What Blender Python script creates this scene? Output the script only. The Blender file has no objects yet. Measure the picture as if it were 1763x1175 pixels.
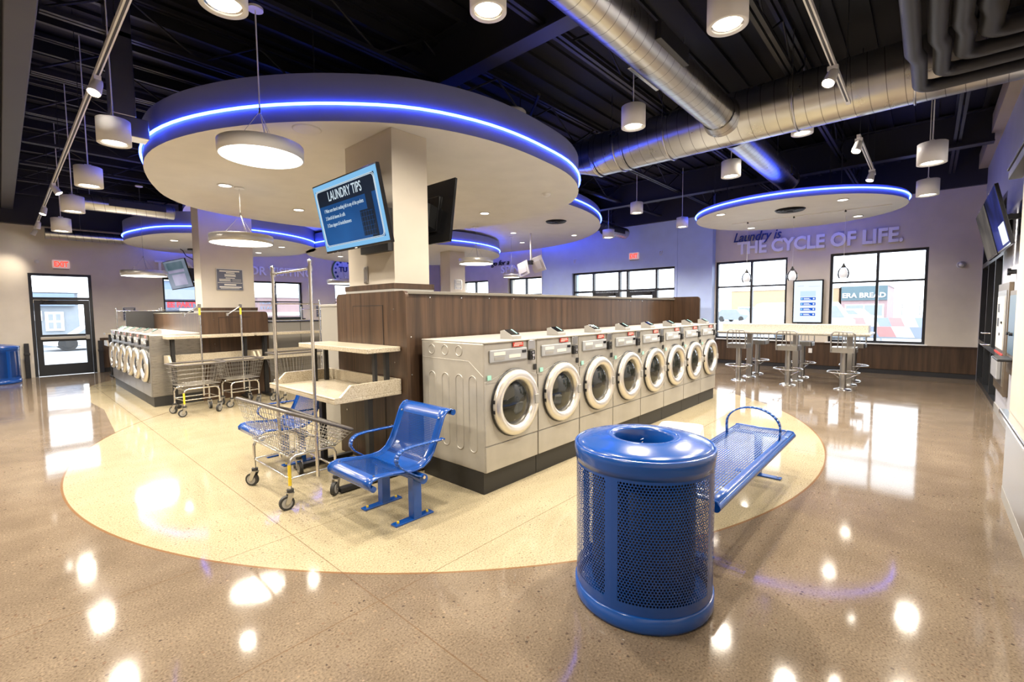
import bpy, math, random
from mathutils import Vector, Matrix
random.seed(7)
PI = math.pi
S = bpy.context.scene
COL = S.collection

# ------------------------------------------------------------------ camera, world, exposure
cam_d = bpy.data.cameras.new('camera')
cam = bpy.data.objects.new('camera', cam_d)
COL.objects.link(cam)
F_PX = 794.14
cam_d.sensor_fit = 'HORIZONTAL'
cam_d.sensor_width = 36.0
cam_d.lens = F_PX / 1763.0 * 36.0
cam_d.clip_start = 0.05
cam_d.clip_end = 400
# camera axes from the vanishing points of the floor grid (columns: right, up, back)
_f = F_PX
_X = Vector((1600 - 881.5, -(527 - 587.5), -_f)).normalized()
_Y = Vector((0 - 881.5, -(543 - 587.5), -_f)).normalized()
_Z = _X.cross(_Y).normalized()
_Y = _Z.cross(_X).normalized()
cam.matrix_world = Matrix.Translation((0, 0, 1.6)) @ Matrix((_X, _Y, _Z)).to_4x4()
S.camera = cam

world = bpy.data.worlds.new('world')
S.world = world
world.use_nodes = True
_bg = world.node_tree.nodes['Background']
_bg.inputs['Color'].default_value = (0.90, 0.95, 1.0, 1)
_bg.inputs['Strength'].default_value = 4.6
S.view_settings.view_transform = 'Standard'
S.view_settings.look = 'None'
S.view_settings.gamma = 1.0
S.view_settings.use_curve_mapping = False
S.view_settings.exposure = 0.3
S.cycles.use_denoising = True
S.cycles.use_light_tree = True
S.cycles.max_bounces = 8
S.cycles.diffuse_bounces = 4
S.cycles.glossy_bounces = 4
S.cycles.transparent_max_bounces = 16
S.cycles.transmission_bounces = 4
S.cycles.sample_clamp_indirect = 6.0
S.cycles.caustics_reflective = False
S.cycles.caustics_refractive = False
LAMP = 1.65      # overall lamp power

# ------------------------------------------------------------------ materials
MATS = {}
def mat(name, col=(.5, .5, .5), rough=.5, metal=0.0, spec=.5, coat=0.0, emit=None, estr=0.0, alpha=None):
    if name in MATS: return MATS[name]
    m = bpy.data.materials.new(name); m.use_nodes = True
    b = m.node_tree.nodes['Principled BSDF']
    b.inputs['Base Color'].default_value = (*col, 1)
    b.inputs['Roughness'].default_value = rough
    b.inputs['Metallic'].default_value = metal
    b.inputs['Specular IOR Level'].default_value = spec
    b.inputs['Coat Weight'].default_value = coat
    b.inputs['Coat Roughness'].default_value = 0.08
    if emit:
        b.inputs['Emission Color'].default_value = (*emit, 1)
        b.inputs['Emission Strength'].default_value = estr
    MATS[name] = m
    return m
def N(m, t, **kw):
    n = m.node_tree.nodes.new(t)
    for k, v in kw.items(): setattr(n, k, v)
    return n
def L(m, a, b): m.node_tree.links.new(a, b)
def bsdf(m): return m.node_tree.nodes['Principled BSDF']
def nz(m, scale, detail=3, vec=None, dist=0, typ='ShaderNodeTexNoise'):
    n = N(m, typ); n.inputs['Scale'].default_value = scale
    if typ == 'ShaderNodeTexNoise':
        n.inputs['Detail'].default_value = detail; n.inputs['Distortion'].default_value = dist
    if vec is not None: L(m, vec, n.inputs['Vector'])
    return n
def ramp(m, fac, stops):
    r = N(m, 'ShaderNodeValToRGB'); L(m, fac, r.inputs['Fac'])
    e = r.color_ramp.elements
    while len(e) < len(stops): e.new(0.5)
    for i, (p, c) in enumerate(stops):
        e[i].position = p; e[i].color = (*c, 1) if len(c) == 3 else c
    return r
def objvec(m, scale=(1, 1, 1)):
    t = N(m, 'ShaderNodeTexCoord'); mp = N(m, 'ShaderNodeMapping'); mp.inputs['Scale'].default_value = scale
    L(m, t.outputs['Object'], mp.inputs['Vector']); return mp.outputs['Vector']
def mth(m, op, a, b=None, c=None):
    n = N(m, 'ShaderNodeMath', operation=op)
    for i, v in enumerate((a, b, c)):
        if v is None: continue
        if isinstance(v, (int, float)): n.inputs[i].default_value = v
        else: L(m, v, n.inputs[i])
    return n.outputs[0]
def mix(m, fac, a, b, mode='MIX'):
    n = N(m, 'ShaderNodeMix', data_type='RGBA', blend_type=mode)
    if isinstance(fac, (int, float)): n.inputs[0].default_value = fac
    else: L(m, fac, n.inputs[0])
    for i, v in ((6, a), (7, b)):
        if isinstance(v, tuple): n.inputs[i].default_value = (*v, 1)
        else: L(m, v, n.inputs[i])
    return n.outputs[2]

def paint(name, col, rough=.55, var=.04):
    if name in MATS: return MATS[name]
    m = mat(name, col, rough)
    v = objvec(m); n = nz(m, 3.0, 4, v)
    r = ramp(m, n.outputs['Fac'], [(0.3, tuple(c * (1 - var) for c in col)), (0.7, tuple(min(1, c * (1 + var)) for c in col))])
    L(m, r.outputs['Color'], bsdf(m).inputs['Base Color'])
    f = nz(m, 180, 2, v); bp = N(m, 'ShaderNodeBump'); bp.inputs['Strength'].default_value = .05
    L(m, f.outputs['Fac'], bp.inputs['Height']); L(m, bp.outputs['Normal'], bsdf(m).inputs['Normal'])
    return m

M_WALL = paint('wall_cream', (.70, .64, .54))
M_BLUEWALL = paint('wall_blue_grey', (.50, .62, .92))
M_GREYWALL = paint('wall_grey', (.46, .47, .52))
M_MACHINE = mat('machine_side_grey', (.27, .255, .23), .4)
M_CAP = mat('cap_grey_beige', (.17, .155, .13), .4)
M_COLUMN = paint('column_cream', (.54, .49, .415))
M_CLOUD = paint('ceiling_cloud_cream', (.68, .655, .62))
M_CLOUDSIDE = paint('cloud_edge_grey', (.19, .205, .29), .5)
M_DECK = paint('deck_black', (.006, .006, .009), .75)
M_STEEL_BLK = paint('steel_black', (.022, .022, .028), .45)
M_STEEL_GRY = paint('steel_dark_grey', (.016, .016, .020), .5)
M_FRAME = mat('frame_dark', (.018, .02, .024), .35)
M_BLACK = mat('black_paint', (.012, .012, .013), .4)
M_BLACKGLOSS = mat('black_gloss', (.008, .008, .009), .12)
M_CHROME = mat('chrome', (.75, .74, .72), .18, 1.0)
M_STAIN = mat('stainless', (.55, .54, .52), .28, 1.0)
M_ALU = mat('aluminium_stool', (.42, .41, .39), .38, 1.0)
M_WHITE = mat('white_paint', (.78, .77, .76), .45)
M_SILVER = mat('silver_paint', (.55, .54, .53), .35, .55)
M_WIRE = mat('basket_wire', (.40, .385, .36), .35, 1.0)
M_RUBBER = mat('rubber', (.03, .03, .03), .6)
M_GREYPL = mat('grey_plastic', (.33, .32, .30), .45)
M_BUMPER = mat('cart_bumper', (.10, .09, .085), .38)
M_YELLOW = mat('yellow_tape', (.75, .55, .03), .5)
M_LETTER = mat('letter_face', (.92, .92, .94), .35)
M_NAVY = mat('navy_letter', (.012, .03, .17), .4)
M_RED = mat('red_label', (.50, .035, .02), .5)
M_LABEL = mat('white_label', (.72, .70, .64), .5)
M_PANELGREY = mat('panel_grey', (.36, .37, .39), .4)
M_SLATE = mat('sign_slate', (.10, .11, .16), .4)
M_BASKET = mat('basket_white', (.80, .79, .74), .45)

def brushed(name, col, rough=.3, sc=(1, 1, 60), metal=1.0):
    if name in MATS: return MATS[name]
    m = mat(name, col, rough, metal)
    n = nz(m, 6, 3, objvec(m, sc))
    r = ramp(m, n.outputs['Fac'], [(.1, (rough * .7,) * 3), (.9, (rough * 1.3,) * 3)])
    L(m, r.outputs['Color'], bsdf(m).inputs['Roughness'])
    r2 = ramp(m, n.outputs['Fac'], [(.3, tuple(c * .92 for c in col)), (.7, tuple(min(1, c * 1.06) for c in col))])
    L(m, r2.outputs['Color'], bsdf(m).inputs['Base Color'])
    return m
M_WASHER = brushed('washer_body', (.47, .445, .395), .36, (1, 1, 1), .35)
M_WASHER_TOP = mat('washer_top', (.50, .475, .425), .4, .1)
M_STEELWASH = brushed('stainless_body', (.36, .34, .31), .3, (1, 1, 40), .8)
M_STEELFRONT = brushed('stainless_front', (.40, .40, .41), .36, (1, 1, 1), .9)
M_RING = mat('door_ring', (.80, .77, .71), .30, .8)
M_KICK = mat('washer_plinth', (.022, .021, .02), .45)

# spiral duct: galvanised with helical seams along object Z
def duct_mat(name, pitch=.15, axis=2):
    m = mat(name, (.56, .54, .50), .27, 1.0)
    t = N(m, 'ShaderNodeTexCoord'); sp = N(m, 'ShaderNodeSeparateXYZ'); L(m, t.outputs['Object'], sp.inputs[0])
    ang = mth(m, 'ARCTAN2', sp.outputs[0], sp.outputs[1])
    h = mth(m, 'ADD', mth(m, 'DIVIDE', sp.outputs[2], pitch), mth(m, 'DIVIDE', ang, 2 * PI))
    fr = mth(m, 'FRACT', h)
    seam = mth(m, 'LESS_THAN', fr, .05)
    n = nz(m, 5, 4, t.outputs['Object'])
    base = ramp(m, n.outputs['Fac'], [(.1, (.50, .495, .48)), (.9, (.60, .595, .58))])
    c = mix(m, seam, base.outputs['Color'], (.24, .235, .23)); L(m, c, bsdf(m).inputs['Base Color'])
    bp = N(m, 'ShaderNodeBump'); bp.inputs['Strength'].default_value = .25; bp.inputs['Distance'].default_value = .004
    L(m, seam, bp.inputs['Height']); L(m, bp.outputs['Normal'], bsdf(m).inputs['Normal'])
    rr = ramp(m, n.outputs['Fac'], [(.1, (.25,) * 3), (.9, (.33,) * 3)]); L(m, rr.outputs['Color'], bsdf(m).inputs['Roughness'])
    return m
M_DUCT = duct_mat('spiral_duct')

def wood(name, c1, c2, sc=(9, 9, .35), rough=.38):
    m = mat(name, c1, rough)
    v = objvec(m, sc)
    n = nz(m, 1.6, 6, v, .4); n2 = nz(m, 9, 3, v)
    f = mth(m, 'ADD', mth(m, 'MULTIPLY', n.outputs['Fac'], .7), mth(m, 'MULTIPLY', n2.outputs['Fac'], .3))
    r = ramp(m, f, [(.36, c1), (.62, c2)])
    L(m, r.outputs['Color'], bsdf(m).inputs['Base Color'])
    return m
M_WOOD = wood('walnut_laminate', (.034, .019, .011), (.082, .046, .026))

def speckle(name, base, dark, light, scale=90, rough=.3):
    m = mat(name, base, rough)
    v = objvec(m); n = nz(m, scale, 2, v)
    r = ramp(m, n.outputs['Fac'], [(.34, dark), (.44, base), (.58, base), (.68, light)])
    L(m, r.outputs['Color'], bsdf(m).inputs['Base Color'])
    return m
M_SOLID = speckle('solid_surface', (.47, .41, .31), (.25, .20, .13), (.62, .57, .46), 130)
M_BARTOP = speckle('bar_quartz', (.64, .60, .52), (.42, .38, .31), (.78, .75, .68), 60)

# polished concrete with exposed aggregate, light inlay circle, saw cuts
def floor_mat():
    m = mat('polished_concrete', (.3, .2, .15), .16)
    g = N(m, 'ShaderNodeNewGeometry'); sp = N(m, 'ShaderNodeSeparateXYZ'); L(m, g.outputs['Position'], sp.inputs[0])
    x, y = sp.outputs[0], sp.outputs[1]
    pos = g.outputs['Position']
    def circ(cx, cy):
        dx = mth(m, 'SUBTRACT', x, cx); dy = mth(m, 'SUBTRACT', y, cy)
        return mth(m, 'SQRT', mth(m, 'ADD', mth(m, 'MULTIPLY', dx, dx), mth(m, 'MULTIPLY', dy, dy)))
    d1 = circ(5.19, 5.625); d2 = circ(4.6, 12.6)
    in1 = mth(m, 'LESS_THAN', d1, 4.9); in2 = mth(m, 'LESS_THAN', d2, 3.55)
    inside = mth(m, 'MAXIMUM', in1, in2)
    in3 = mth(m, 'MULTIPLY', mth(m, 'GREATER_THAN', x, mth(m, 'ADD', 1.08, mth(m, 'MULTIPLY', mth(m, 'ABSOLUTE', mth(m, 'SUBTRACT', y, 10.2)), -.06))), mth(m, 'MULTIPLY', mth(m, 'GREATER_THAN', y, 8.0), mth(m, 'LESS_THAN', y, 12.6)))
    in3 = mth(m, 'MULTIPLY', in3, mth(m, 'LESS_THAN', x, 5.0)); inside = mth(m, 'MAXIMUM', inside, in3)
    big = nz(m, .55, 5, pos); mid = nz(m, 3.2, 4, pos)
    mott = mth(m, 'ADD', mth(m, 'MULTIPLY', big.outputs['Fac'], .6), mth(m, 'MULTIPLY', mid.outputs['Fac'], .4))
    brown = ramp(m, mott, [(.15, (.085, .064, .046)), (.5, (.175, .134, .096)), (.85, (.28, .22, .16))])
    cream = ramp(m, mott, [(.1, (.27, .225, .14)), (.9, (.46, .395, .265))])
    base = mix(m, inside, brown.outputs['Color'], cream.outputs['Color'])
    # fine aggregate
    fine = nz(m, 95, 2, pos)
    fr = ramp(m, fine.outputs['Fac'], [(.28, (.55, .53, .50)), (.44, (.95, .95, .95)), (.58, (1.05, 1.05, 1.04)), (.74, (1.45, 1.42, 1.36))])
    base = mix(m, 1.0, base, fr.outputs['Color'], 'MULTIPLY')
    # dark pebbles
    vo = N(m, 'ShaderNodeTexVoronoi'); vo.inputs['Scale'].default_value = 34; L(m, pos, vo.inputs['Vector'])
    patch = nz(m, 1.1, 3, pos)
    thr = mth(m, 'MINIMUM', mth(m, 'MULTIPLY', mth(m, 'SUBTRACT', patch.outputs['Fac'], .30), 1.1), .27)
    pb = mth(m, 'LESS_THAN', vo.outputs['Distance'], thr)
    sel = N(m, 'ShaderNodeSeparateColor'); L(m, vo.outputs['Color'], sel.inputs[0])
    pb = mth(m, 'MULTIPLY', pb, mth(m, 'GREATER_THAN', sel.outputs[0], .72))
    pcol = ramp(m, sel.outputs[1], [(.0, (.05, .04, .035)), (.6, (.16, .10, .065)), (1, (.30, .22, .15))])
    pf = mth(m, 'MULTIPLY', pb, mth(m, 'SUBTRACT', .85, mth(m, 'MULTIPLY', inside, .35)))
    base = mix(m, pf, base, pcol.outputs['Color'])
    # edge strip of the circle and saw cuts
    lines = mth(m, 'LESS_THAN', mth(m, 'ABSOLUTE', mth(m, 'SUBTRACT', d1, 4.905)), .009)
    e2 = mth(m, 'LESS_THAN', mth(m, 'ABSOLUTE', mth(m, 'SUBTRACT', d2, 3.55)), .009)
    e2 = mth(m, 'MULTIPLY', e2, mth(m, 'SUBTRACT', 1.0, mth(m, 'MAXIMUM', in1, in3)))
    lines = mth(m, 'MAXIMUM', lines, e2)
    cuts = None
    for ax, v in ((x, 1.32), (x, 5.92), (x, 10.5), (y, 3.34), (y, 2.2), (y, 7.9), (y, 12.5)):
        c = mth(m, 'LESS_THAN', mth(m, 'ABSOLUTE', mth(m, 'SUBTRACT', ax, v)), .0035)
        cuts = c if cuts is None else mth(m, 'MAXIMUM', cuts, c)
    base = mix(m, mth(m, 'MULTIPLY', lines, .75), base, (.20, .10, .04))
    base = mix(m, mth(m, 'MULTIPLY', cuts, .6), base, (.12, .07, .035))
    L(m, base, bsdf(m).inputs['Base Color'])
    rr = ramp(m, mid.outputs['Fac'], [(.2, (.055,) * 3), (.8, (.10,) * 3)])
    L(m, rr.outputs['Color'], bsdf(m).inputs['Roughness'])
    bsdf(m).inputs['Specular IOR Level'].default_value = .15
    bp = N(m, 'ShaderNodeBump'); bp.inputs['Strength'].default_value = .03; bp.inputs['Distance'].default_value = .02
    L(m, mid.outputs['Fac'], bp.inputs['Height']); L(m, bp.outputs['Normal'], bsdf(m).inputs['Normal'])
    return m
M_FLOOR = floor_mat()

def blue_paint(name='blue_powder_coat'):
    return mat(name, (.003, .068, .33), .22, 0, .5, .4)
M_BLUE = blue_paint()
def perforated(name, base, pitch, rad, stagger=True, border=None, oval=1.0, slot=None):
    """thin sheet with round punched holes laid out on the sheet's own UV (metres); border = (umin, umax, vmin, vmax) of the punched field(s)"""
    m = mat(name, (.003, .058, .29), .25, 0, .5, .3)
    uv = N(m, 'ShaderNodeUVMap'); sp = N(m, 'ShaderNodeSeparateXYZ'); L(m, uv.outputs[0], sp.inputs[0])
    u = mth(m, 'DIVIDE', sp.outputs[0], pitch * oval); v = mth(m, 'DIVIDE', sp.outputs[1], pitch * (.866 if stagger else 1))
    if stagger:
        row = mth(m, 'MODULO', mth(m, 'FLOOR', v), 2.0); u = mth(m, 'ADD', u, mth(m, 'MULTIPLY', row, .5))
    fu = mth(m, 'MULTIPLY', mth(m, 'SUBTRACT', mth(m, 'FRACT', u), .5), 1.0)
    fv = mth(m, 'MULTIPLY', mth(m, 'SUBTRACT', mth(m, 'FRACT', v), .5), (.866 if stagger else 1))
    d = mth(m, 'SQRT', mth(m, 'ADD', mth(m, 'MULTIPLY', fu, fu), mth(m, 'MULTIPLY', fv, fv)))
    hole = mth(m, 'LESS_THAN', d, rad / pitch)
    if slot: hole = mth(m, 'MULTIPLY', mth(m, 'LESS_THAN', mth(m, 'ABSOLUTE', fu), slot[0]), mth(m, 'LESS_THAN', mth(m, 'ABSOLUTE', fv), slot[1]))
    tot = None
    for (a, b, c, e) in border:
        k = mth(m, 'MULTIPLY', mth(m, 'MULTIPLY', mth(m, 'GREATER_THAN', sp.outputs[0], a), mth(m, 'LESS_THAN', sp.outputs[0], b)),
                mth(m, 'MULTIPLY', mth(m, 'GREATER_THAN', sp.outputs[1], c), mth(m, 'LESS_THAN', sp.outputs[1], e)))
        tot = k if tot is None else mth(m, 'MAXIMUM', tot, k)
    hole = mth(m, 'MULTIPLY', hole, tot)
    tr = N(m, 'ShaderNodeBsdfTransparent'); mx = N(m, 'ShaderNodeMixShader')
    L(m, hole, mx.inputs[0]); L(m, bsdf(m).outputs[0], mx.inputs[1]); L(m, tr.outputs[0], mx.inputs[2])
    out = [n for n in m.node_tree.nodes if n.type == 'OUTPUT_MATERIAL'][0]
    L(m, mx.outputs[0], out.inputs['Surface'])
    return m

def thin_glass(name='window_glass', tint=(.96, .98, 1.0), refl=.04):
    m = bpy.data.materials.new(name); m.use_nodes = True; nt = m.node_tree; nt.nodes.clear()
    o = nt.nodes.new('ShaderNodeOutputMaterial'); t = nt.nodes.new('ShaderNodeBsdfTransparent'); g = nt.nodes.new('ShaderNodeBsdfGlossy')
    t.inputs[0].default_value = (*tint, 1); g.inputs['Roughness'].default_value = .02
    fr = nt.nodes.new('ShaderNodeFresnel'); fr.inputs[0].default_value = 1.3
    mx = nt.nodes.new('ShaderNodeMixShader'); nt.links.new(fr.outputs[0], mx.inputs[0])
    nt.links.new(t.outputs[0], mx.inputs[1]); nt.links.new(g.outputs[0], mx.inputs[2]); nt.links.new(mx.outputs[0], o.inputs[0])
    return m
M_GLASS = thin_glass()
M_DARKGLASS = mat('dark_glass', (.02, .022, .018), .06, 0, .8)
M_PENDGLASS = thin_glass('pendant_glass', (.86, .87, .9))

def emit(name, col, s):
    if name in MATS: return MATS[name]
    m = bpy.data.materials.new(name); m.use_nodes = True; nt = m.node_tree; nt.nodes.clear()
    o = nt.nodes.new('ShaderNodeOutputMaterial'); e = nt.nodes.new('ShaderNodeEmission')
    e.inputs[0].default_value = (*col, 1); e.inputs[1].default_value = s; nt.links.new(e.outputs[0], o.inputs[0])
    MATS[name] = m; return m
def quiet(m):
    m.cycles.emission_sampling = 'NONE'; return m
M_DRUM = emit('drum_diffuser', (1, .93, .82), 4.0)
M_LAMPFACE = quiet(emit('lamp_face', (1, .92, .78), 9.0))
M_SPOTFACE = quiet(emit('spot_face', (1, .93, .80), 60.0))
M_RECESS = quiet(emit('recessed_face', (1, .95, .86), 5.0))
M_LED = emit('led_blue', (.04, .09, 1.0), 21.0)
M_SCREENWHITE = quiet(emit('screen_white', (.80, .88, 1.0), 1.0))
M_EXITRED = quiet(emit('exit_red', (1, .06, .04), 1.6))
M_EXITFACE = mat('exit_face', (.8, .76, .72), .4, emit=(1, .6, .5), estr=.25)

# ------------------------------------------------------------------ mesh building
class MB:
    def __init__(s): s.v = []; s.f = []; s.sm = []; s.uv = {}; s.mi = []; s.cur = 0
    def add(s, vs, fs, smooth=False, M=None, uvs=None):
        o = len(s.v)
        for p in vs:
            p = Vector(p); s.v.append(M @ p if M is not None else p)
        for i, f in enumerate(fs):
            if uvs is not None: s.uv[len(s.f)] = uvs[i]
            s.f.append([o + k for k in f]); s.sm.append(smooth); s.mi.append(s.cur)
        return s
    def box(s, x0, x1, y0, y1, z0, z1, M=None):
        if x0 > x1: x0, x1 = x1, x0
        if y0 > y1: y0, y1 = y1, y0
        if z0 > z1: z0, z1 = z1, z0
        vs = [(x0, y0, z0), (x1, y0, z0), (x1, y1, z0), (x0, y1, z0), (x0, y0, z1), (x1, y0, z1), (x1, y1, z1), (x0, y1, z1)]
        return s.add(vs, [(0, 3, 2, 1), (4, 5, 6, 7), (0, 1, 5, 4), (1, 2, 6, 5), (2, 3, 7, 6), (3, 0, 4, 7)], M=M)
    def cyl(s, p0, p1, r, n=16, r1=None, cap=True, smooth=True, M=None):
        p0, p1 = Vector(p0), Vector(p1); r1 = r if r1 is None else r1
        d = (p1 - p0).normalized(); a = d.orthogonal().normalized(); b = d.cross(a)
        vs = []
        for p, q in ((p0, r), (p1, r1)):
            for i in range(n):
                t = 2 * PI * i / n; vs.append(p + (a * math.cos(t) + b * math.sin(t)) * q)
        fs = [(i, (i + 1) % n, n + (i + 1) % n, n + i) for i in range(n)]
        s.add(vs, fs, smooth, M)
        if cap:
            s.add(vs[:n], [tuple(range(n - 1, -1, -1))], False, M); s.add(vs[n:], [tuple(range(n))], False, M)
        return s
    def tube(s, pts, r, n=8, closed=False, M=None, smooth=True, flat=None):
        pts = [Vector(p) for p in pts]; m = len(pts); rings = []
        up = None
        for i, p in enumerate(pts):
            if closed: d = pts[(i + 1) % m] - pts[i - 1]
            else: d = pts[min(i + 1, m - 1)] - pts[max(i - 1, 0)]
            d.normalize()
            if up is None: up = d.orthogonal().normalized()
            a = (up - d * up.dot(d))
            a = a.normalized() if a.length > 1e-6 else d.orthogonal().normalized()
            up = a; b = d.cross(a)
            rings.append([p + (a * math.cos(2 * PI * k / n) + b * math.sin(2 * PI * k / n)) * r for k in range(n)])
        vs = [q for ring in rings for q in ring]; fs = []
        for i in range(m if closed else m - 1):
            j = (i + 1) % m
            for k in range(n): fs.append((i * n + k, i * n + (k + 1) % n, j * n + (k + 1) % n, j * n + k))
        s.add(vs, fs, smooth, M)
        if not closed:
            s.add(rings[0], [tuple(range(n - 1, -1, -1))], False, M); s.add(rings[-1], [tuple(range(n))], False, M)
        return s
    def lathe(s, prof, n=32, c=(0, 0, 0), M=None, smooth=True, a0=0, a1=2 * PI):
        full = abs(a1 - a0 - 2 * PI) < 1e-6; k = n if full else n + 1
        vs = [(c[0] + r * math.cos(a0 + (a1 - a0) * i / n), c[1] + r * math.sin(a0 + (a1 - a0) * i / n), c[2] + z) for (r, z) in prof for i in range(k)]
        fs = []
        for j in range(len(prof) - 1):
            for i in range(n): 
                i2 = (i + 1) % k
                fs.append((j * k + i, j * k + i2, (j + 1) * k + i2, (j + 1) * k + i))
        return s.add(vs, fs, smooth, M)
    def prism(s, poly, z0, z1, M=None, smooth=False):
        n = len(poly)
        vs = [(p[0], p[1], z0) for p in poly] + [(p[0], p[1], z1) for p in poly]
        s.add(vs, [tuple(range(n - 1, -1, -1)), tuple(range(n, 2 * n))], False, M)
        return s.add(vs, [(i, (i + 1) % n, n + (i + 1) % n, n + i) for i in range(n)], smooth, M)
    def sheet(s, fn, nu, nv, ul, vl, smooth=True, M=None):
        vs = [fn(i / nu, j / nv) for j in range(nv + 1) for i in range(nu + 1)]
        fs = []; uvs = []
        for j in range(nv):
            for i in range(nu):
                a = j * (nu + 1) + i; fs.append((a, a + 1, a + nu + 2, a + nu + 1))
                uvs.append([(i / nu * ul, j / nv * vl), ((i + 1) / nu * ul, j / nv * vl), ((i + 1) / nu * ul, (j + 1) / nv * vl), (i / nu * ul, (j + 1) / nv * vl)])
        return s.add(vs, fs, smooth, M, uvs)
    def mesh(s, name, mats):
        me = bpy.data.meshes.new(name)
        me.from_pydata([tuple(v) for v in s.v], [], s.f)
        me.polygons.foreach_set('use_smooth', s.sm)
        for m in (mats if isinstance(mats, (list, tuple)) else [mats]): me.materials.append(m)
        if isinstance(mats, (list, tuple)): me.polygons.foreach_set('material_index', s.mi)
        if s.uv:
            lay = me.uv_layers.new(name='UVMap')
            for i, p in enumerate(me.polygons):
                if i in s.uv:
                    for k, li in enumerate(p.loop_indices): lay.data[li].uv = s.uv[i][k]
        me.update()
        return me
def rotz(a): return Matrix.Rotation(a, 4, 'Z')
def T(x, y, z): return Matrix.Translation((x, y, z))

def obj(name, mb, m, parent=None, bevel=0, kind=None, label=None, seg=2, loc=None):
    me = mb.mesh(name, m) if isinstance(mb, MB) else mb
    o = bpy.data.objects.new(name, me); COL.objects.link(o)
    if parent is not None: o.parent = parent
    if bevel:
        b = o.modifiers.new('bevel', 'BEVEL'); b.width = bevel; b.segments = seg; b.limit_method = 'ANGLE'; b.angle_limit = math.radians(40)
        b.harden_normals = False
    if kind: o['kind'] = kind
    if label: o['label'] = label
    if loc: o.location = loc
    return o
def struct(name, mb, m, **k): return obj(name, mb, m, kind='structure', **k)
def tag(o, label, cat, group=None):
    o['label'] = label; o['category'] = cat
    if group: o['group'] = group
    return o
def thing(name, label, cat, loc=(0, 0, 0), rz=0, group=None):
    o = bpy.data.objects.new(name, None); COL.objects.link(o); o.location = loc; o.rotation_euler = (0, 0, rz)
    o.empty_display_size = .1
    return tag(o, label, cat, group)
def kids(o): return [c for c in COL.objects if c.parent is o]
def dup(root, loc=None, rz=None, label=None, scale=None):
    def rec(o, par):
        c = o.copy(); COL.objects.link(c); c.parent = par
        for ch in CH.get(o.name, []): rec(ch, c)
        return c
    CH = {}
    for o in list(COL.objects):
        if o.parent is not None: CH.setdefault(o.parent.name, []).append(o)
    r = rec(root, None)
    if loc is not None: r.location = loc
    if rz is not None: r.rotation_euler = (0, 0, rz)
    if label: r['label'] = label
    if scale: r.scale = scale
    return r
def spot(name, parent, loc, power, ang=100, blend=.6, col=(1, .87, .68), size=.04, rot=(0, 0, 0)):
    d = bpy.data.lights.new(name, 'SPOT'); d.energy = power * LAMP; d.spot_size = math.radians(ang); d.spot_blend = blend; d.color = col; d.shadow_soft_size = size
    o = bpy.data.objects.new(name, d); COL.objects.link(o); o.parent = parent; o.location = loc; o.rotation_euler = rot
    return o
def text_mesh(txt, size, depth, bold=0, shear=0, align='LEFT', spacing=1.0):
    c = bpy.data.curves.new('t', 'FONT'); c.body = txt; c.size = size; c.extrude = depth / 2; c.offset = bold; c.shear = shear; c.align_x = align
    c.space_character = spacing; c.resolution_u = 3
    o = bpy.data.objects.new('t', c); COL.objects.link(o)
    bpy.context.view_layer.update()
    me = bpy.data.meshes.new_from_object(o.evaluated_get(bpy.context.evaluated_depsgraph_get()))
    bpy.data.objects.remove(o); bpy.data.curves.remove(c)
    me.materials.clear()
    return me
def wall_text(name, txt, size, depth, m, o, xdir, parent=None, width=None, **k):
    """text standing on a vertical plane: o = lower left corner, xdir = reading direction (unit, horizontal)"""
    me = text_mesh(txt, size, depth, **k); me.materials.append(m)
    x = Vector(xdir).normalized(); z = Vector((0, 0, 1)); n = x.cross(z)
    R = Matrix((x, z, n)).transposed().to_4x4()
    xs = [v.co.x for v in me.vertices]; w = max(xs) - min(xs)
    sx = (width / w) if width else 1
    me.transform(Matrix.Translation(o) @ R @ Matrix.Diagonal((sx, 1, 1, 1)))
    ob = bpy.data.objects.new(name, me); COL.objects.link(ob)
    if parent is not None: ob.parent = parent
    return ob

# ================================================================== THE ROOM
WX = -4.0      # west end, behind the camera
def wall(name, axis, p, q, a0, a1, z0, z1, ops, m):
    mb = MB()
    def bx(a, b, c, d):
        if b - a < 1e-4 or d - c < 1e-4: return
        if axis == 'x': mb.box(a, b, p, q, c, d)
        else: mb.box(p, q, a, b, c, d)
    cur = a0
    for (a, b, c, d) in sorted(ops):
        bx(cur, a, z0, z1); bx(a, b, z0, c); bx(a, b, d, z1); cur = b
    bx(cur, a1, z0, z1)
    return struct(name, mb, m)
ZD = 4.9       # underside of roof deck
struct('floor', MB().box(WX, 14.3, -.8, 16.9, -.12, 0), M_FLOOR)
WN = [(3.28, 5.07, 1.38, 2.67), (5.60, 7.39, 1.38, 2.67), (8.63, 10.4, 1.38, 2.67), (11.1, 12.9, 1.38, 2.67)]
wall('wall_north', 'x', 16.9, 17.15, WX, 14.2, 0, ZD, [(.52, 1.71, 0, 2.66)] + WN, M_WALL)
WE = [(10.90, 12.62, .72, 2.86), (13.75, 15.5, .72, 2.86)]
wall('wall_east_cream', 'y', 13.75, 14.2, 10.85, 16.9, 0, ZD, WE, M_WALL)
wall('wall_east_blue', 'y', 13.752, 14.2, 4.66, 10.85, 0, ZD, [(5.76, 9.51, 0, 2.88)], M_BLUEWALL)
WC = [(2.82, 4.64, .70, 2.92), (.05, 1.88, .70, 2.92)]
wall('wall_east_cream_bar', 'y', 14.0, 14.25, -.8, 4.66, 0, ZD, WC, M_WALL)
wall('wall_south', 'x', -1.05, -.8, 5.5, 14.0, 0, ZD, [(10.1, 13.9, 0, 3.3)], M_GREYWALL)
struct('wall_south_projecting', MB().box(WX, 5.5, -.9, -.52, 0, ZD), M_WALL)
struct('wall_west', MB().box(WX - .2, WX, -.9, 16.9, 0, ZD), M_WALL)
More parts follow.
